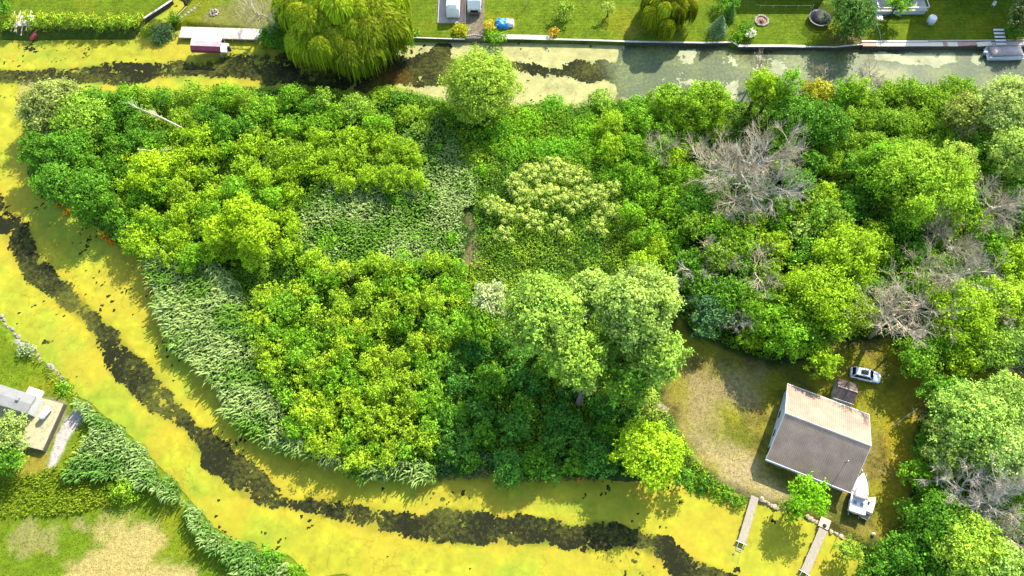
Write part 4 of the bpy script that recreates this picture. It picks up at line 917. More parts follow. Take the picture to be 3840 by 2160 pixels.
# ------------------------------------------------------------------ vegetation
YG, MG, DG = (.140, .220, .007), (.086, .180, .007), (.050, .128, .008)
PG, LIME, OL = (.155, .24, .04), (.175, .255, .006), (.12, .20, .018)
MAN = []
def T(px, py, r, h, label, base=MG, **k):
    if py > 250: h *= 1.35
    MAN.append((px, py, r)); return tree(px, py, r, h, label, base, **k)
def S(px, py, r, h, label, base=MG, **k):
    MAN.append((px, py, r)); return shrub(px, py, r, h, label, base, **k)
def D(px, py, r, h, label, **k):
    dead_tree(px, py, r, h, label, **k)
# island, west end
T(195, 400, 100, 5.5, 'pale grey green bushy tree at the top left tip of the island', (.15, .175, .045), fluff=.4)
T(290, 450, 92, 5.5, 'olive bushy tree just right of the pale one at the island tip', OL)
T(140, 560, 62, 6.5, 'dark green tree at the leftmost edge of the island', DG)
T(250, 560, 85, 6, 'broad dark green tree inland of the island left edge', DG)
T(215, 680, 78, 6.5, 'dark green tree on the lower left island bank', DG)
T(330, 720, 80, 7, 'dark green tree leaning over the left bank shadow', DG)
T(555, 635, 68, 7.5, 'yellow topped tree with a flat crown in the upper left thicket', LIME, lv=.1)
T(905, 800, 72, 9, 'tall yellow green tree standing above the left thicket', LIME, lv=.1)
T(965, 880, 70, 9, 'yellow green tree right behind the tall yellow one', LIME, lv=.1)
T(815, 860, 52, 7.5, 'lower yellow green tree at the left foot of the tall yellow one', LIME, lv=.1)
T(1805, 322, 122, 7.5, 'round olive willow leaning over the top canal', (.15, .215, .020), fluff=.45, leaf=.3, dens=26, lv=.07, spread=.6, lobe=(.4, .5))
S(2255, 378, 46, 3, 'small olive bush at the water in the middle of the top island edge', OL)
T(2500, 372, 62, 5, 'rounded green tree left of two on the island top edge', (.11, .19, .008))
T(2650, 392, 85, 5.5, 'rounded green tree right of two on the island top edge', (.11, .19, .008))
T(2846, 325, 50, 8.5, 'narrow vine covered tree rising left at the top canal', YG, flat=2.2)
T(2885, 350, 68, 7, 'leafy vine draped tree behind the narrow one at the top canal', YG)
T(2948, 330, 46, 9, 'slim green spire of vines leaning out over the murky water', (.09, .19, .008), flat=2.4)
T(3065, 350, 62, 7, 'yellow and rust tinged tree between the two slim vine spires', (.19, .18, .010))
T(3165, 365, 58, 7.5, 'dark green vine tree beside the leafy mound', MG, flat=1.3)
T(3205, 352, 46, 8.5, 'slim yellow green spire of vines right above the leafy mound', YG, flat=2.3)
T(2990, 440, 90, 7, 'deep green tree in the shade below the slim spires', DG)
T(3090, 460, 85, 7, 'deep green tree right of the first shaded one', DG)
T(2940, 540, 60, 5, 'small green tree under the grey dead trees', MG)
# right hand wood
T(3470, 690, 150, 9.5, 'large yellow green tree in the middle of the right wood', (.14, .225, .012), dens=24)
T(3330, 640, 105, 8, 'mid green tree left of the large yellow green one', MG)
T(3590, 600, 70, 10, 'pale yellow crown tip right of the large tree', (.18, .24, .03))
T(3780, 400, 105, 9, 'pale flowering tree in the upper right corner of the island', (.19, .24, .06), lv=.12)
T(3640, 430, 85, 6, 'pale olive tree left of the pale flowering one', (.15, .18, .03))
T(3800, 570, 85, 9, 'pale yellow green tree at the right edge below the flowering one', (.17, .24, .04))
T(3700, 560, 62, 6, 'dark green tree in the gap beside the right edge', DG)
T(3110, 830, 75, 6, 'mid green tree at the middle left of the right wood', (.09, .17, .012))
T(3020, 860, 55, 5, 'pale leaved tree under the dead trees', PG)
T(3170, 960, 105, 9, 'tall yellow green tree in the centre of the right wood', YG)
T(3080, 1110, 120, 9, 'bushy yellow green tree above the cottage yard', YG)
T(3170, 1180, 90, 8, 'mid green tree right of the bushy yellow green one', (.11, .17, .01))
T(2960, 1230, 100, 7, 'dark green tree on the upper edge of the yard', MG)
T(2850, 1180, 75, 6, 'green tree beside the small dead tree above the yard', MG)
T(2660, 1180, 72, 5, 'bluish dark green tree right of the huge willow crowns', (.045, .10, .035))
T(2720, 1100, 70, 6, 'dark tree in the hollow right of the willow', DG)
T(3090, 1350, 62, 6, 'feathery yellow green tree at the yard near the white car', YG)
T(3450, 1340, 82, 5, 'green tree at the right yard edge with a bright left side', (.09, .18, .01))
T(3600, 1170, 110, 8, 'yellow green tree right of the largest dead tree', YG)
T(3540, 1260, 80, 6, 'green tree between the largest dead tree and the right edge', MG)
T(3770, 1130, 90, 7, 'yellow tinged tree near the right edge above the lane', (.16, .24, .012))
T(3700, 1300, 85, 6, 'olive tree above the lane at the right', OL)
T(3810, 1280, 70, 6, 'pale green tree at the right edge above the lane', PG)
T(3720, 900, 70, 7, 'green tree among dead branches near the right edge', MG)
T(3810, 980, 70, 7, 'lime green tree at the right edge among dead branches', YG)
T(2770, 900, 66, 6, 'vine green tree in the left part of the right wood', (.10, .19, .008))
T(2900, 930, 62, 6, 'bright green arching tree below the big dead trees', (.13, .20, .006))
T(2690, 860, 60, 6, 'green leafy tree right of the sumac patch', MG)
T(2620, 760, 70, 5, 'dark green tree in the dip left of the big dead trees', DG)
# lower right
T(3560, 1500, 85, 6, 'dark green tree at the right lower yard edge', DG)
T(3660, 1580, 130, 10, 'large pale green tree right of the cottage', PG, dens=21)
T(3800, 1520, 100, 9, 'pale green tree at the right edge beside the cottage lane', PG)
T(3570, 1680, 95, 8, 'pale green crown lower left of the large pale tree', (.14, .19, .035))
T(3770, 1690, 110, 10, 'very pale green tree at the right edge below the lane', (.175, .245, .06))
T(3450, 1780, 60, 5, 'dark green tree at the right side of the yard', MG)
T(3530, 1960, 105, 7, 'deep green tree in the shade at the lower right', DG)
T(3420, 2070, 80, 5, 'dark green tree at the lower end of the yard', DG)
T(3330, 2120, 62, 4, 'rounded dark green bush tree at the bottom edge', DG)
T(3640, 2060, 110, 9, 'yellow green tree at the bottom right', (.15, .23, .02))
T(3760, 2140, 90, 9, 'pale green tree in the bottom right corner', PG)
T(3540, 2150, 80, 6, 'dark green tree at the bottom edge left of the corner trees', DG)
T(3190, 2070, 48, 2.5, 'low olive bush by the water beside the right hand dock', OL)
# the great crowns in the middle
GW = dict(dens=32, leaf=.36, fluff=.3, flat=.85, spread=.74)
T(2035, 1180, 128, 17, 'huge pale green willow crown left of the great pair', (.145, .225, .03), nl=34, **GW)
T(2215, 1090, 78, 15, 'rounded willow crown filling the middle between the great pair', (.155, .225, .04), nl=22, **GW)
T(2150, 1340, 100, 15, 'lower lobe of willow hanging over the shaded hollow', (.14, .22, .025), nl=26, **GW)
T(2395, 1150, 138, 18, 'huge pale green willow crown right of the great pair', (.165, .23, .045), nl=36, **GW)
T(2465, 1325, 98, 15, 'lower right willow crown above the yard', (.14, .22, .03), nl=26, **GW)
T(2310, 1290, 70, 12, 'shaded willow crown in the fold of the great pair', (.11, .20, .02), nl=18, **GW)  # darker leaf colour carries the shade of the fold
T(2350, 1430, 82, 12, 'shaded green lobe below the right willow crown', (.09, .185, .015), nl=22, **GW)  # shade below the upper crown put into the leaf colour
T(2190, 1440, 40, 13, 'small pale tuft of willow at the bottom of the left crown', (.16, .225, .045), **GW)
T(1840, 1125, 70, 7, 'white flowering tree left of the huge willow', (.215, .25, .11), lv=.12, yel=.05)
T(1800, 1210, 75, 6, 'green tree in front of the white flowering one', MG)
S(2415, 1520, 74, 4, 'round pale green bush beside the reddish shed', (.135, .185, .025), name='bush', fluff=.4)
T(2430, 1700, 112, 7, 'bright lime tree at the water left of the yard', (.17, .26, .008), dens=24, lv=.1)
T(2560, 1790, 45, 3, 'small dark bush below the lime tree', DG)
T(3035, 1862, 72, 5.2, 'round bright green tree between the two docks', (.11, .24, .006), dens=24, lv=.1)
T(2965, 1915, 38, 3.6, 'small green tree touching the round one between the docks', (.11, .19, .008))
# north shore
T(2114, 40, 36, 3.8, 'small round headed tree on the top lawn, left of two', (.13, .19, .02), nl=8)
T(2283, 28, 30, 4.2, 'thin crowned small tree on the top lawn, right of two', (.15, .19, .03), nl=6, dens=9)
S(2725, 18, 45, 3.5, 'dark shrub above the blue green spruce', DG); 
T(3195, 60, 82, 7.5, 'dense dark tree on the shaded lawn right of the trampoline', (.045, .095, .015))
T(3370, 8, 45, 7, 'green tree overhanging the white deck', MG)
T(3840, 60, 60, 7, 'dark tree at the top right corner', (.05, .07, .02))
T(-10, 20, 48, 6, 'dark tree at the top left corner', DG)
S(3790, 132, 28, 1.6, 'low dark bush above the covered boat', DG)
S(2795, 120, 34, 2, 'green bush between the spruce and the bright seawall', DG)
S(2812, 138, 16, 2.2, 'small white flowering shrub at the seawall', (.45, .44, .34), yel=0)
S(2766, 148, 26, 1.6, 'low green shrub at the seawall corner', MG)
S(2078, 132, 20, 1.5, 'small orange leaved bush on the concrete strip', (.30, .17, .02))
S(1835, 105, 20, 2, 'small orange yellow bush right of the gravel drive', (.30, .20, .02))
S(1728, 120, 28, 1.4, 'low yellow bush left of the gravel drive', (.24, .23, .01))
S(1780, 158, 26, .7, 'low yellow green weeds at the foot of the ramp', YG)
S(1860, 150, 36, 1.0, 'dark creeping bush over the concrete strip', MG)
S(600, 108, 44, 3.2, 'blue green bush at the mouth of the inlet', (.08, .13, .05))
S(655, 75, 26, 2, 'green weeds on the inlet wooden wall', MG)
S(688, 148, 22, .8, 'small orange tinged plant below the left dock', (.28, .18, .01))
for px, py, r in ((1045, 130, 55), (1110, 155, 60), (1000, 150, 35)): S(px, py, r, 3, 'dark green bush under the left side of the weeping willow', DG, group='bushes under the weeping willow')
T(1495, 130, 62, 5, 'dark green tree at the right foot of the weeping willow', DG)
hx = rng.uniform(-6, 6, 30)
for i in range(22): S(8+i*25.5 if i not in (3, 4) else 8+i*25.5, (96 if i % 2 else 82)+hx[i]*.8, 26, 2.4, 'yellow green bush in the hedge along the top left shore', (.17, .21, .010) if i % 2 == 0 else (.12, .19, .01), group='hedge bushes on the top left shore') if i not in (3,) else None
# bank of the lower left
S(100, 1320, 30, 1.5, 'grey green bush on the lawn edge among the boulders', (.14, .17, .09))
S(240, 1455, 32, 1.6, 'green bush at the right end of the left lawn', MG)
T(35, 1630, 75, 4.5, 'pale feathery tree below the mobile home', (.15, .20, .045), fluff=.45)
T(10, 1720, 70, 4.5, 'dark green tree at the left edge below the mobile home', DG)
S(470, 1835, 52, 2.2, 'rounded green bush on the lower left bank', (.11, .19, .01), name='bush')
S(1000, 2120, 60, 2, 'dark green bush at the bottom edge of the lower left bank', DG)
S(1110, 2150, 40, 2, 'small green bush at the bottom edge right of the dark one', MG)

# spruce
def spruce(px, py, r, h, label, base):
    zc = h*.4; k = ppm(px, py, zc); Rr = r/k; x, y, g = place(px, py, zc)
    t = empty('spruce', (x, y, g), 0, label, 'tree'); MAN.append((px, py, r))
    P, Nn = [], []
    n = int(900*Rr); z = rng.random(n)**1.4*h; a = rng.uniform(0, 6.28, n); lay = (z*2.2) % 1
    rad = Rr*(1-z/h)**.85*(.62+.38*lay)*rng.uniform(.75, 1.05, n)*(1+.12*np.sin(a*7))
    P = np.stack([rad*np.cos(a), rad*np.sin(a), z+.15], 1); Nn = np.stack([np.cos(a), np.sin(a), np.full(n, .9)], 1)+rng.normal(0, .35, (n, 3))
    V, Q, c = leaves(P, Nn, .34*rng.uniform(.7, 1.2, n), leafcol(n, base, .25, .02), .4)
    link('crown', np_mesh('crown', V, Q, M_leaf, c), t); MB().tube([(0, 0, -.2), (0, 0, h*.9)], [.16, .03], 7).build('trunk', M_bark, t)
spruce(2692, 112, 44, 4.6, 'blue green spruce beside the seawall corner', (.075, .125, .055))
spruce(2735, 60, 30, 4.2, 'green spruce behind the blue green one', (.07, .13, .02))

# weeping willows: leafy domes with hanging strands
def willow(px, py, r, h, label, domes, ns, base, drop=.8):
    k = ppm(px, py, h*.6); Rr = r/k; x, y, g = place(px, py, h*.6)
    t = empty('weeping_willow', (x, y, g), 0, label, 'tree'); MAN.append((px, py, r))
    V, Cc = [], []
    for d in range(domes):
        if d == 0: cx, cy, ct, rd = 0, 0, h, Rr*.5
        else:
            a = d*2.4; q = Rr*math.sqrt((d+.5)/domes)*rng.uniform(.78, .95); cx, cy = q*math.cos(a), q*math.sin(a); ct = h*(1-.45*(q/Rr)**1.6)*rng.uniform(.8, 1.1); rd = Rr*rng.uniform(.18, .46)
        n = int(ns*(rd/Rr)*2); a = rng.uniform(0, 6.28, n); f = rng.random(n)**.55
        out = math.atan2(cy, cx) if d else 0
        w0 = rd*f; hang = np.minimum(ct*.85, (1.2+ct*drop*rng.uniform(.25, .75, n)*f))
        bc = np.array(base)*(1+rng.normal(0, .2))
        for i in range(n):
            ca, sa = math.cos(a[i]), math.sin(a[i])
            wd = rng.uniform(.06, .16); tt = rng.uniform(0, 6.28); ux, uy = math.cos(tt)*wd, math.sin(tt)*wd
            pts = []
            z0 = ct-(f[i]**2)*rd*.45
            rows = ((.45, .12), (.8, .0), (1.0, -.18), (1.06, -.5), (1.09, -1.0))
            for (rf, zf), ww in zip(rows, (1.2, 1.3, 1.2, .9, .25)):
                rr = w0[i]*rf; zz = z0+zf*(hang[i] if zf < 0 else 1.5); zz = max(zz, .35+rng.random()*.3)
                px_, py_ = cx+rr*ca+rng.normal(0, .05), cy+rr*sa+rng.normal(0, .05)
                pts += [(px_-ux*ww, py_-uy*ww, zz), (px_+ux*ww, py_+uy*ww, zz+.04)]
            V.append(pts); Cc.append(bc*rng.uniform(.45, 1.35)*(1.0+.25*(1-f[i]), 1, 1))
    V = np.array(V); m = len(V); base_i = (np.arange(m)*10)[:, None]
    Q = np.concatenate([base_i+np.array([2*j, 2*j+1, 2*j+3, 2*j+2]) for j in range(4)], 0)
    c = np.repeat(np.array(Cc), 10, 0)*rng.uniform(.8, 1.2, (m*10, 1))
    link('crown', np_mesh('crown', V.reshape(-1, 3), Q, M_leaf, c), t)
    # short leaves along the strands break up their edges
    pick = rng.integers(0, m, m*4); row = rng.integers(1, 4, m*4); A = V.reshape(m, 5, 2, 3)
    u = rng.random((m*4, 1)); P = (A[pick, row, 0]*(1-u)+A[pick, row+1, 0]*u)+rng.normal(0, .12, (m*4, 3))
    Nn = np.stack([rng.normal(0, 1, m*4), rng.normal(0, 1, m*4), rng.uniform(.2, 1, m*4)], 1)
    V2, Q2, c2 = leaves(P, Nn, .3*rng.uniform(.6, 1.2, m*4), c.reshape(m, 10, 3)[pick, 0]*rng.uniform(.7, 1.35, (m*4, 1)), .35)
    link('foliage', np_mesh('foliage', V2, Q2, M_leaf, c2), t)
    mb = trunk_mb(h, .4, Rr*.6, h*.6, h*.3, 8); mb.build('trunk', M_bark, t)
willow(1290, 35, 222, 13, 'great yellow green weeping willow hanging over the top canal', 34, 2100, (.215, .29, .008), .66)
willow(2510, 25, 100, 8.5, 'smaller yellow weeping willow on the top lawn', 16, 900, (.25, .30, .008), .7)
T(650, -75, 60, 10, 'dark tree beyond the top edge left of the inlet', DG)

# bare trees
M_deadp = mat('pale dead wood', (.42, .365, .265), .9, .25, 3)
M_deadb = mat('brown dead twigs', (.36, .30, .18), .9, .25, 3)
D(2690, 600, 110, 8, 'grey dead tree highest on the left of the dead stand', kids=6)
D(2780, 640, 140, 10, 'wide dead tree with dense pale twigs in the dead stand', kids=5, mat_=M_deadp)
D(2880, 590, 130, 10, 'tall dead tree at the top right of the dead stand', kids=6)
D(2760, 730, 110, 8, 'dead tree at the lower left of the dead stand', kids=6)
D(2900, 690, 110, 8, 'pale dead tree at the right of the dead stand', kids=5, mat_=M_deadp)
D(2620, 1040, 70, 6, 'small dead tree between the willow and the green wood', mat_=M_deadp)
D(2830, 1020, 95, 7, 'dead tree with reddish twigs left of the tall yellow green tree', mat_=M_deadb)
D(2700, 960, 80, 6, 'low dead tree in the dark hollow', mat_=M_deadb)
D(2790, 1185, 68, 6, 'white dead tree standing above the upper yard edge', mat_=M_deadp)
D(3720, 770, 125, 9, 'spreading grey dead tree near the right edge', kids=6)
D(3560, 900, 110, 8, 'brown dead tree in the right wood', mat_=M_deadb, kids=6)
D(3640, 1010, 110, 8, 'pale fan shaped dead tree low in the right wood', mat_=M_deadp, kids=6)
D(3440, 1000, 80, 7, 'thin dead tree left of the pale fan shaped one', mat_=M_deadb)
D(3362, 1172, 140, 11, 'large dead tree above the parked white car', kids=5, nlimb=9)
D(3470, 1130, 130, 8.5, 'large dead tree right of the one above the car', kids=5, nlimb=9)
D(3800, 1180, 75, 7, 'small bare tree at the right edge above the lane', mat_=M_deadb)
D(3730, 1350, 75, 5, 'half bare tree beside the lane at the right', mat_=M_deadb)
D(3620, 1830, 115, 8, 'pale dead tree fanning left at the lower right', mat_=M_deadp, kids=6)
D(3740, 1880, 120, 9, 'pale dead tree right of the fanning one', mat_=M_deadp, kids=6)
D(3810, 2000, 90, 7, 'grey dead tree at the lower right edge', kids=5)
D(960, 45, 85, 6, 'brown bare tree left of the great weeping willow', mat_=M_deadb, kids=5, nlimb=9)
D(2870, 205, 50, 7, 'thin leafless tree reaching across the top canal to the bright seawall', kids=4)
D(3080, 290, 55, 6, 'brown leafless tree at the water between the vine spires', mat_=M_deadb)
D(3270, 270, 55, 6, 'bare twiggy tree over the murky water', mat_=M_deadb)
D(120, 360, 45, 3, 'bare brown bush at the island top left tip', mat_=M_deadb)
D(215, 510, 40, 4, 'dead brown twigs in the island left tip', mat_=M_deadb)
D(2480, 560, 60, 5, 'yellowing half bare tree between vines and dead stand', mat_=M_deadb)
D(3600, 470, 50, 5, 'pale bare bush beside the leafy mound', mat_=M_deadb)
mb = MB(); a = Vector(W(500, 398, 6.2)); b_ = Vector(W(680, 478, 5.4)); d = b_-a
mb.tube([b_, a.lerp(b_, .6)+Vector((0, 0, .4)), a], [.17, .13, .04], 6)
for i in range(7):
    q = a.lerp(b_, rng.uniform(.1, .8)); branches(mb, q, (-d.x*.8+rng.normal(0, 2), -d.y+rng.normal(0, 2), 1), 2.0, .06, 1)
tag(mb.build('fallen_tree', M_deadp), 'long white fallen dead tree lying across the upper left thicket', 'tree')
mb = MB(); a = Vector(W(515, 562, 6)); b_ = Vector(W(590, 572, 6)); mb.tube([a, (a+b_)/2+Vector((0, 0, .3)), b_], [.1, .14, .04], 5); branches(mb, b_, (1, .1, .2), 1.5, .07, 2)
tag(mb.build('fallen_branch', M_deadp), 'short white dead branch in the thicket left of the yellow topped tree', 'branch')

for q in ((3330, 1270, 60), (3290, 1330, 40), (3380, 1230, 50)): MAN.append(q)     # open ground by the lane
# thickets filled in between
def fill(poly, r0, r1, h0, h1, bases, label, group, kind='shrub', sp=.66, avoid=.55, zones=(), **k):
    P_ = np.array(poly, float); lo, hi = P_.min(0), P_.max(0); put = []
    tries = int((hi-lo).prod()/(r0*r0)*2.2)
    for _ in range(tries):
        p = rng.uniform(lo, hi)
        if sdf(P_, np.array([p[0]]), np.array([p[1]]))[0] < 0: continue
        r = rng.uniform(r0, r1)
        if any((p[0]-q[0])**2+(p[1]-q[1])**2 < (sp*(r+q[2]))**2 for q in put): continue
        if any((p[0]-q[0])**2+(p[1]-q[1])**2 < (avoid*(r+q[2]))**2 for q in MAN): continue
        put.append((p[0], p[1], r))
    for p in put:
        f = (tree if kind == 'tree' else shrub)
        lb = label
        for x0, y0, x1, y1, tx in zones:
            if x0 <= p[0] < x1 and y0 <= p[1] < y1: lb = tx; break
        f(p[0], p[1], p[2], rng.uniform(h0, h1)*(1.3 if h0 >= 2 else 1), lb, bases[rng.integers(len(bases))], group=group, **k)
fill([(110, 500), (300, 400), (520, 380), (640, 600), (560, 900), (420, 860), (260, 760), (140, 690)], 38, 62, 3, 4.5, [DG, DG, MG], 'dark green bush in the thicket at the left end of the island', 'dark bushes at the island left end')
fill([(300, 380), (560, 370), (900, 350), (1400, 380), (1420, 470), (1000, 520), (640, 480), (320, 460)], 40, 62, 2.6, 4.2, [MG, MG, DG, (.11, .18, .01), OL], 'green bush in the strip along the island top edge', 'bushes along the island top edge')
fill([(440, 560), (620, 500), (1000, 500), (1180, 620), (1080, 760), (1180, 1000), (1000, 980), (760, 1000), (560, 960), (430, 760)], 36, 62, 3.2, 5, [YG, YG, MG, (.12, .195, .008)], 'yellow green bush in the big upper left thicket', 'bushes of the upper left thicket', sp=.68, zones=[(0, 0, 700, 760, 'yellow green bush round the yellow topped tree in the upper left thicket'), (0, 760, 760, 1100, 'yellow green bush at the lower edge of the upper left thicket above the bank'),
     (760, 0, 1200, 720, 'yellow green bush above the tall yellow green tree of the left thicket')])
fill([(1180, 500), (1560, 520), (1580, 680), (1300, 700), (1160, 640)], 36, 58, 3, 4.5, [YG, (.12, .195, .008)], 'bright green bush in the middle of the upper thicket', 'bright bushes above the reeds')
fill([(1380, 370), (1560, 375), (1700, 400), (1860, 430), (1900, 560), (1800, 660), (1720, 500), (1560, 500)], 30, 55, 1.4, 2.4, [MG, (.12, .19, .01), DG], 'mid green bush between the reeds and the top canal', 'bushes between the reeds and the top canal')
fill([(930, 1130), (1180, 1010), (1500, 960), (1760, 1000), (1760, 1180), (1660, 1300), (1640, 1560), (1620, 1700), (1330, 1750), (1180, 1690), (1040, 1560), (1000, 1400), (900, 1240)],
     30, 52, 3.0, 5.0, [(.135, .21, .010), (.155, .225, .010), MG, (.10, .20, .012)], 'mottled yellow green bush in the big lower thicket', 'bushes of the big lower thicket', name='bush', sp=.66, var=.2, yel=.04, zones=[
     (0, 0, 1180, 1350, 'mottled bush at the left end of the big lower thicket beside the bank reeds'), (0, 1350, 1300, 2000, 'mottled bush at the lower left corner of the big lower thicket'),
     (1180, 0, 1500, 1200, 'mottled bush at the top of the big lower thicket below the middle reeds'), (1500, 0, 1900, 1250, 'mottled bush of the big lower thicket beside the white flowering tree'),
     (1500, 1250, 1900, 1560, 'mottled bush at the right edge of the lower thicket by the shaded hollow'), (1300, 1560, 1900, 2000, 'mottled bush at the bottom of the lower thicket above the canal')])
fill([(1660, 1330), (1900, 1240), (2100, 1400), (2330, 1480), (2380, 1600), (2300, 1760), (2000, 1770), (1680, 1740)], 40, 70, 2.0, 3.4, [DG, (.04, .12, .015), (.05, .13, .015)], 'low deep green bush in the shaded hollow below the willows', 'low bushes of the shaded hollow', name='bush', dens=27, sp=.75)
fill([(1880, 400), (2300, 400), (2500, 430), (2600, 560), (2560, 800), (2350, 700), (2100, 600), (1860, 560)], 45, 75, .8, 1.5, [(.09, .215, .010), (.115, .235, .008), (.08, .20, .01)], 'low mound of bright green vines in the upper middle', 'vine mounds in the upper middle', name='vine_mound', sp=.72, lv=.08)
fill([(2250, 440), (2700, 470), (2700, 520), (2560, 620), (2560, 1000), (2400, 1000), (2380, 860)], 40, 62, 2.5, 4, [MG, MG, YG], 'green bush between the sumac patch and the dead stand', 'bushes right of the sumac patch')
fill([(3170, 350), (3250, 330), (3400, 302), (3640, 305), (3700, 430), (3560, 560), (3300, 640), (3060, 640), (3060, 540)], 42, 70, 2.2, 3.2, [(.115, .20, .008), (.10, .18, .010)], 'leafy green bush of the even mound at the upper right', 'bushes of the even green mound', name='vine_mound', sp=.70, lv=.07, fluff=.2)
fill([(3000, 600), (3300, 620), (3700, 520), (3840, 640), (4080, 640), (4080, 1260), (3700, 1340), (3500, 1320), (3400, 1230), (3250, 1180), (2800, 1290), (2640, 1180), (2560, 1000), (2600, 820), (2700, 780)],
     45, 80, 4, 6.5, [MG, DG, DG, (.10, .17, .012), YG], 'green tree filling the gaps of the right wood', 'understorey trees of the right wood', 'tree', zones=[
     (0, 0, 2950, 880, 'green tree below the grey dead stand in the right wood'), (0, 880, 2950, 1400, 'green tree in the lower left of the right wood above the yard'),
     (2950, 0, 3400, 900, 'green tree right of the grey dead stand'), (2950, 900, 3400, 1400, 'green tree between the tall yellow green tree and the large dead trees'), (3400, 0, 4000, 800, 'green tree round the large yellow green tree at the upper right')], sp=.66, avoid=.55, name='leafy_tree')
fill([(3480, 1480), (4060, 1440), (4060, 2200), (3250, 2200), (3340, 2060), (3420, 1900)], 45, 72, 3, 5, [DG, DG, MG], 'deep green bush in the lower right wood', 'bushes of the lower right wood', sp=.76, avoid=.6)
fill([(2540, 1760), (2640, 1800), (2800, 1870), (2780, 1895), (2600, 1830)], 22, 34, 1, 1.6, [DG, MG], 'low dark bush on the yard bank above the duckweed', 'low bushes on the yard bank')

# sumac: upright stems each topped with a pale tuft
def sumac(px, py, r, n, label, group):
    zc = 2.4; k = ppm(px, py, zc); Rr = r/k; x, y, g = place(px, py, zc)
    t = empty('sumac', (x, y, g), 0, label, 'shrub', group); P, Nn, Cc = [], [], []; mb = MB()
    for i in range(n):
        a = i*2.4; q = Rr*math.sqrt((i+.5)/n)*rng.uniform(.85, 1.1); c = np.array((q*math.cos(a), q*math.sin(a), 2.5-.9*(q/Rr)**2+rng.uniform(-.4, .4)))
        m = 46; z = rng.uniform(-.2, 1, m); ph = rng.uniform(0, 6.28, m); rr = np.sqrt(1-z*z); Dv = np.stack([rr*np.cos(ph), rr*np.sin(ph), z], 1)
        P.append(c+Dv*np.array((.56, .56, .38))*rng.uniform(.6, 1.1, (m, 1))); Nn.append(Dv+rng.normal(0, .3, (m, 3))+(0, 0, .5)); Cc.append(leafcol(m, np.array((.25, .29, .06))*rng.uniform(.75, 1.15), .15, .05))
        m = 30; ph = rng.uniform(0, 6.28, m); q2 = rng.uniform(.4, .95, m)
        P.append(c+np.stack([q2*np.cos(ph), q2*np.sin(ph), -.35-q2*.3], 1)); Nn.append(np.stack([np.cos(ph)*.5, np.sin(ph)*.5, np.ones(m)], 1)+rng.normal(0, .3, (m, 3))); Cc.append(leafcol(m, (.09, .16, .015), .25, .1))
        mb.tube([(c[0]*.7, c[1]*.7, -.1), (c[0], c[1], c[2]-.2)], [.05, .03], 5)
    V, Q, c = leaves(np.concatenate(P), np.concatenate(Nn), .27, np.concatenate(Cc)); link('foliage', np_mesh('foliage', V, Q, M_leaf, c), t); mb.build('stem', M_bark, t)
for px, py, r, n in ((2000, 650, 52, 15), (2080, 630, 55, 16), (2160, 660, 55, 15), (1960, 730, 45, 12), (2050, 730, 58, 18), (2150, 750, 60, 18), (2240, 730, 50, 13), (1850, 770, 40, 10), (1910, 800, 45, 10),
                     (2000, 820, 48, 11), (1890, 880, 36, 7), (2100, 850, 42, 7), (2280, 790, 45, 9), (2240, 850, 40, 7), (1930, 560+120, 36, 8), (2300, 700, 30, 4)):
    sumac(px, py, r, n, 'sumac with pale yellow tufts in the patch right of the reeds', 'sumacs of the tufted patch')

# reeds and undergrowth (nobody could count these)
def sample(poly, dens, z, edge=.8):
    P_ = WP(poly, z); lo, hi = P_.min(0), P_.max(0); n = int((hi-lo).prod()*dens); q = rng.uniform(lo, hi, (n, 2))
    d = sdf(P_, q[:, 0], q[:, 1])+(fbm(q[:, 0], q[:, 1], 2.5, 3, 91)-.5)*3*edge
    q = q[d > 0]; return q
HI = lambda q: H[np.clip(((q[:, 1]-gy[0])/step).round().astype(int), 0, H.shape[0]-1), np.clip(((q[:, 0]-gx[0])/step).round().astype(int), 0, H.shape[1]-1)]
def reeds(poly, dens, h, label, c0, c1, wd=.085, lean=.55, name='reeds', edge=.8, wind=(-.14, -.12)):
    q = sample(poly, dens, h*.4, edge); n = len(q); g = HI(q); hh = h*rng.uniform(.6, 1.1, n)*(.55+.9*fbm(q[:, 0], q[:, 1], 4, 3, 93))
    a = rng.uniform(0, 6.28, n); ln = lean*hh*rng.uniform(.4, 1.2, n); dx = np.cos(a)*ln*.7+wind[0]*hh; dy = np.sin(a)*ln*.7+wind[1]*hh
    w_ = wd*rng.uniform(.6, 1.4, n); s = np.hypot(dx, dy)+1e-6; ux, uy = -dy/s*w_, dx/s*w_
    rows = []
    for f, fz, ww in ((.15, .45, .8), (.45, .85, 1), (.8, 1.0, .9), (1.15, .88, .15)):
        cx = q[:, 0]+dx*f; cy = q[:, 1]+dy*f; z = g+hh*fz
        rows.append(np.stack([cx-ux*ww, cy-uy*ww, z], 1)); rows.append(np.stack([cx+ux*ww, cy+uy*ww, z+.03], 1))
    V = np.stack(rows, 1).reshape(-1, 3); bi = (np.arange(n)*8)[:, None]
    Q = np.concatenate([bi+np.array([2*j, 2*j+1, 2*j+3, 2*j+2]) for j in range(3)], 0)
    m = ss(fbm(q[:, 0], q[:, 1], 5, 4, 95), .38, .62)[:, None]*rng.uniform(.5, 1.2, (n, 1)); m = m.clip(0, 1)
    c = (np.array(c0)*(1-m)+np.array(c1)*m)*rng.uniform(.6, 1.35, (n, 1))
    return tag(link(name, np_mesh(name, V, Q, M_leaf, np.repeat(c, 8, 0))), label, 'reeds', kind='stuff')
RG, RP = (.105, .22, .018), (.27, .35, .10)
reeds([(1180, 700), (1330, 640), (1480, 560), (1640, 430), (1720, 520), (1800, 640), (1800, 780), (1740, 800), (1740, 980), (1620, 1040), (1500, 1000), (1330, 1040), (1180, 1060), (1100, 940)], 34, 1.5,
      'grey green reeds in the open middle of the island', RG, RP)
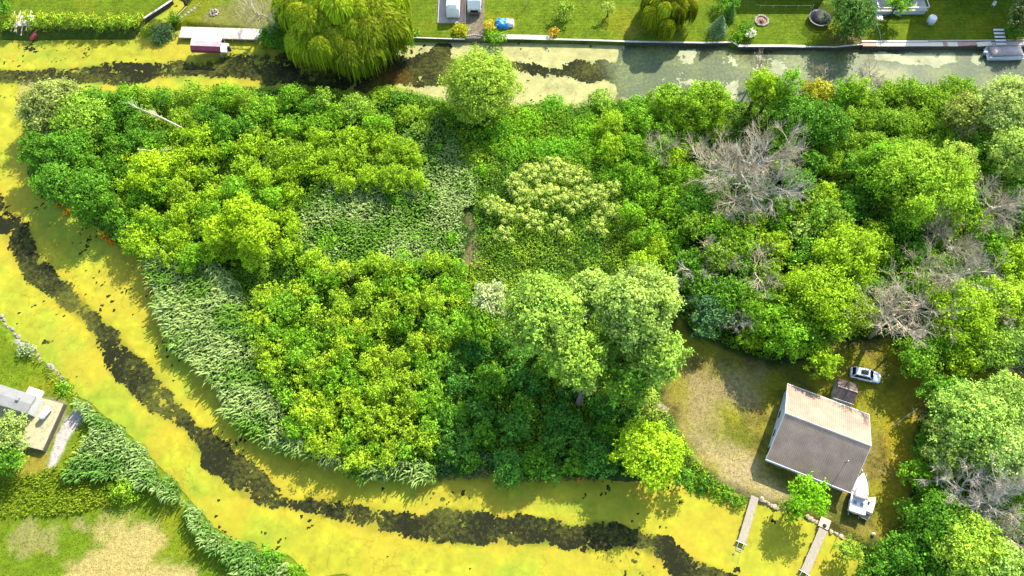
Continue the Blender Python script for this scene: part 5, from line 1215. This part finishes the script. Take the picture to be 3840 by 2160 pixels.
reeds([(560, 960), (720, 940), (880, 1040), (960, 1200), (1000, 1400), (1090, 1560), (1180, 1660), (1360, 1720), (1620, 1740), (1640, 1800), (1360, 1800), (1240, 1750), (1000, 1660), (880, 1570), (780, 1400), (640, 1280), (600, 1120)], 30, 2.4,
      'pale reeds fringing the lower left bank of the island', RG, RP, wind=(-.2, -.2))
reeds([(1640, 1700), (2000, 1700), (2400, 1740), (2440, 1800), (2050, 1795), (1640, 1790)], 16, 1.3, 'reeds along the shaded bottom bank of the island', (.04, .10, .03), (.09, .14, .05))  # darker reed colours carry the shade of this bank
reeds([(300, 1490), (420, 1570), (540, 1680), (640, 1790), (740, 1900), (860, 2010), (1000, 2070), (1120, 2130), (1120, 2180), (930, 2180), (860, 2090), (760, 2000), (700, 1900), (600, 1850), (520, 1790), (420, 1790), (300, 1800), (262, 1790), (300, 1700), (370, 1620), (310, 1510)], 26, 2.0,
      'pale green reeds along the lower left canal bank', (.10, .21, .03), (.23, .32, .09), wind=(-.1, -.22))
reeds([(120, 1310), (150, 1345), (330, 1500), (700, 1850), (700, 1870), (540, 1730), (300, 1525), (200, 1410)], 20, .8, 'sparse green rushes at the lower left water edge', (.10, .19, .015), (.20, .24, .02), .06)
reeds([(-20, 1780), (200, 1750), (430, 1800), (440, 1900), (200, 1930), (-20, 1945)], 22, .7, 'rough tall grass on the lower left bank', (.14, .20, .008), (.22, .23, .012), .07, name='rough_grass')
RX = [(1240, 760), (1330, 860), (1420, 1000), (1560, 900), (1500, 760), (1640, 560), (1700, 900), (1400, 660), (700, 1080), (760, 1230), (640, 1050), (850, 1370), (980, 1560), (1230, 920)]
for px, py in RX: S(px, py, rng.uniform(20, 40), rng.uniform(1.6, 2.4), 'single green bush growing up through the reeds', (.09, .205, .01), group='bushes among the reeds')
def cover(poly, dens, h, label, bases, name='undergrowth', leaf=.32, sc=4, z=.5, edge=.8, lim=None, own=None):
    q = sample(poly, dens, z, edge)
    if lim is not None: q = q[lim(q)]
    n = len(q); f = fbm(q[:, 0], q[:, 1], sc, 4, 97); e = .05
    gxn = (fbm(q[:, 0]+.3, q[:, 1], sc, 3, 97)-fbm(q[:, 0]-.3, q[:, 1], sc, 3, 97))/.6*h*2; gyn = (fbm(q[:, 0], q[:, 1]+.3, sc, 3, 97)-fbm(q[:, 0], q[:, 1]-.3, sc, 3, 97))/.6*h*2
    zz = HI(q)+h*(f*1.6-.3).clip(.05, 2)*rng.uniform(.5, 1.1, n)
    P = np.stack([q[:, 0], q[:, 1], zz], 1); Nn = np.stack([-gxn, -gyn, np.ones(n)], 1)+rng.normal(0, .5, (n, 3))
    b = ss(fbm(q[:, 0], q[:, 1], 7, 3, 98), .3, .7)[:, None]; bc = np.array(bases[0])*(1-b)+np.array(bases[1])*b
    if own: bc = col[np.clip(((q[:, 1]-gy[0])/step).round().astype(int), 0, H.shape[0]-1), np.clip(((q[:, 0]-gx[0])/step).round().astype(int), 0, H.shape[1]-1)]*own
    c = bc*rng.uniform(.6, 1.4, (n, 1)); V, Q, cc = leaves(P, Nn, leaf*rng.uniform(.7, 1.3, n), c)
    return tag(link(name, np_mesh(name, V, Q, M_leaf, cc)), label, 'undergrowth', kind='stuff')
yard_w = WP(YARD, .55)

notyard = lambda q: sdf(yard_w, q[:, 0], q[:, 1]) < -.3
isl_px = [(110, 360), (480, 330), (860, 312), (1250, 325), (1380, 345), (1460, 325), (1560, 330), (1700, 368), (1860, 390), (1980, 375), (2400, 365), (2780, 368), (3080, 350), (3640, 310), (3715, 395), (3860, 330), (3860, 2200), (3270, 2180), (3230, 2070), (3110, 2000),
          (2790, 1870), (2550, 1785), (2250, 1785), (1850, 1790), (1450, 1800), (1150, 1725), (1000, 1665), (830, 1500), (630, 1290), (580, 1110), (460, 935), (350, 865), (150, 735), (85, 570)]
cover(isl_px, 30, 2.0, 'dense green undergrowth covering the island floor', [(.095, .215, .010), (.19, .30, .010)], sc=3.2, edge=.5, lim=lambda q: notyard(q) & (HI(q) > .0) & (sdf(WP([(1120, 960), (1180, 700), (1480, 560), (1660, 420), (1800, 640), (1800, 1000), (1740, 1020), (1500, 1000), (1180, 1050)], .8), q[:, 0], q[:, 1]) < 1))
cover([(1860, 420), (2300, 410), (2560, 440), (2600, 600), (2560, 820), (2300, 700), (2100, 600), (1860, 560)], 16, 1.5, 'even carpet of bright green vine leaves in the upper middle', [(.115, .26, .010), (.18, .31, .010)], leaf=.36, name='vine_carpet')
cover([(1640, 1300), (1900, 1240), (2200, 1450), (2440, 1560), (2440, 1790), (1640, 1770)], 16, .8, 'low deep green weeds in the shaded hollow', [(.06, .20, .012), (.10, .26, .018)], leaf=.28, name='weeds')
cover([(240, 1460), (330, 1520), (350, 1640), (280, 1740), (240, 1780), (290, 1620), (330, 1540), (250, 1500)], 14, .5, 'bright green weeds beside the gravel path on the lower left bank', [(.10, .20, .01), (.16, .22, .01)], name='weeds')
lawnl = lambda q: (sdf(SW, q[:, 0], q[:, 1]) > .6) | (sdf(NOR, q[:, 0], q[:, 1]) > .5)
cover([(-40, -30), (3880, -30), (3880, 165), (2780, 168), (2740, 150), (1540, 138), (1040, 110), (700, 100), (560, 55), (-40, 60)], 9, .10, 'short mown lawn grass along the top shore', [(.06, .125, .006), (.105, .14, .007)], name='grass', leaf=.16, own=1.15, z=.9, lim=lawnl)
cover([(-40, 1200), (230, 1400), (240, 1500), (-40, 1440)], 9, .10, 'short lawn grass above the mobile home', [(.06, .125, .006), (.105, .14, .007)], name='grass', leaf=.16, own=1.15, z=.6, lim=lawnl)
cover([(-40, 1930), (500, 1890), (700, 2000), (900, 2180), (-40, 2180)], 9, .10, 'short lawn grass round the bare patches at the lower left', [(.07, .125, .008), (.15, .14, .03)], name='grass', leaf=.16, own=1.15, z=.6, lim=lawnl)
cover(YARD, 11, .10, 'short dry mown grass of the yard', [(.10, .095, .022), (.17, .145, .02)], name='grass', leaf=.14, own=1.1, z=.55, lim=lambda q: np.abs(((q[:, 0]-45.5)*.922-(q[:, 1]-30.2)*.387)) > -1)
cover([(560, 940), (720, 930), (900, 1040), (1000, 1240), (1100, 1560), (1640, 1740), (2420, 1740), (2430, 1790), (1360, 1790), (1000, 1650), (780, 1400), (640, 1280)], 7, 1.9, 'broad green weeds mixed into the bank reeds', [(.05, .15, .012), (.12, .23, .02)], name='weeds', leaf=.3)
cover([(1180, 680), (1480, 560), (1640, 430), (1800, 640), (1760, 980), (1500, 1000), (1180, 1060)], 7, 1.3, 'broad green weeds mixed into the middle reeds', [(.06, .18, .012), (.13, .24, .02)], name='weeds', leaf=.3)
# orange dying plants at the island water line
for px, py, r in ((228, 768, 16), (250, 790, 12), (395, 880, 16), (415, 905, 14), (545, 1000, 20), (560, 1040, 26), (548, 1075, 14), (630, 1190, 9), (1293, 1752, 20), (1335, 1768, 15), (1410, 1772, 12), (1495, 1765, 10), (1810, 1765, 12), (1870, 1745, 16), (2170, 1775, 26), (2000, 1770, 14), (1380, 1735, 10)):
    S(px, py, max(r, 14), .8, 'orange dying plant at the island water line', (.36, .15, .012), name='orange_plant', cat='plant', group='orange plants along the island water line', leaf=.3, dens=30)
print('faces', sum(len(o.data.polygons) for o in scene.objects if o.type == 'MESH'), 'objects', len(scene.objects))
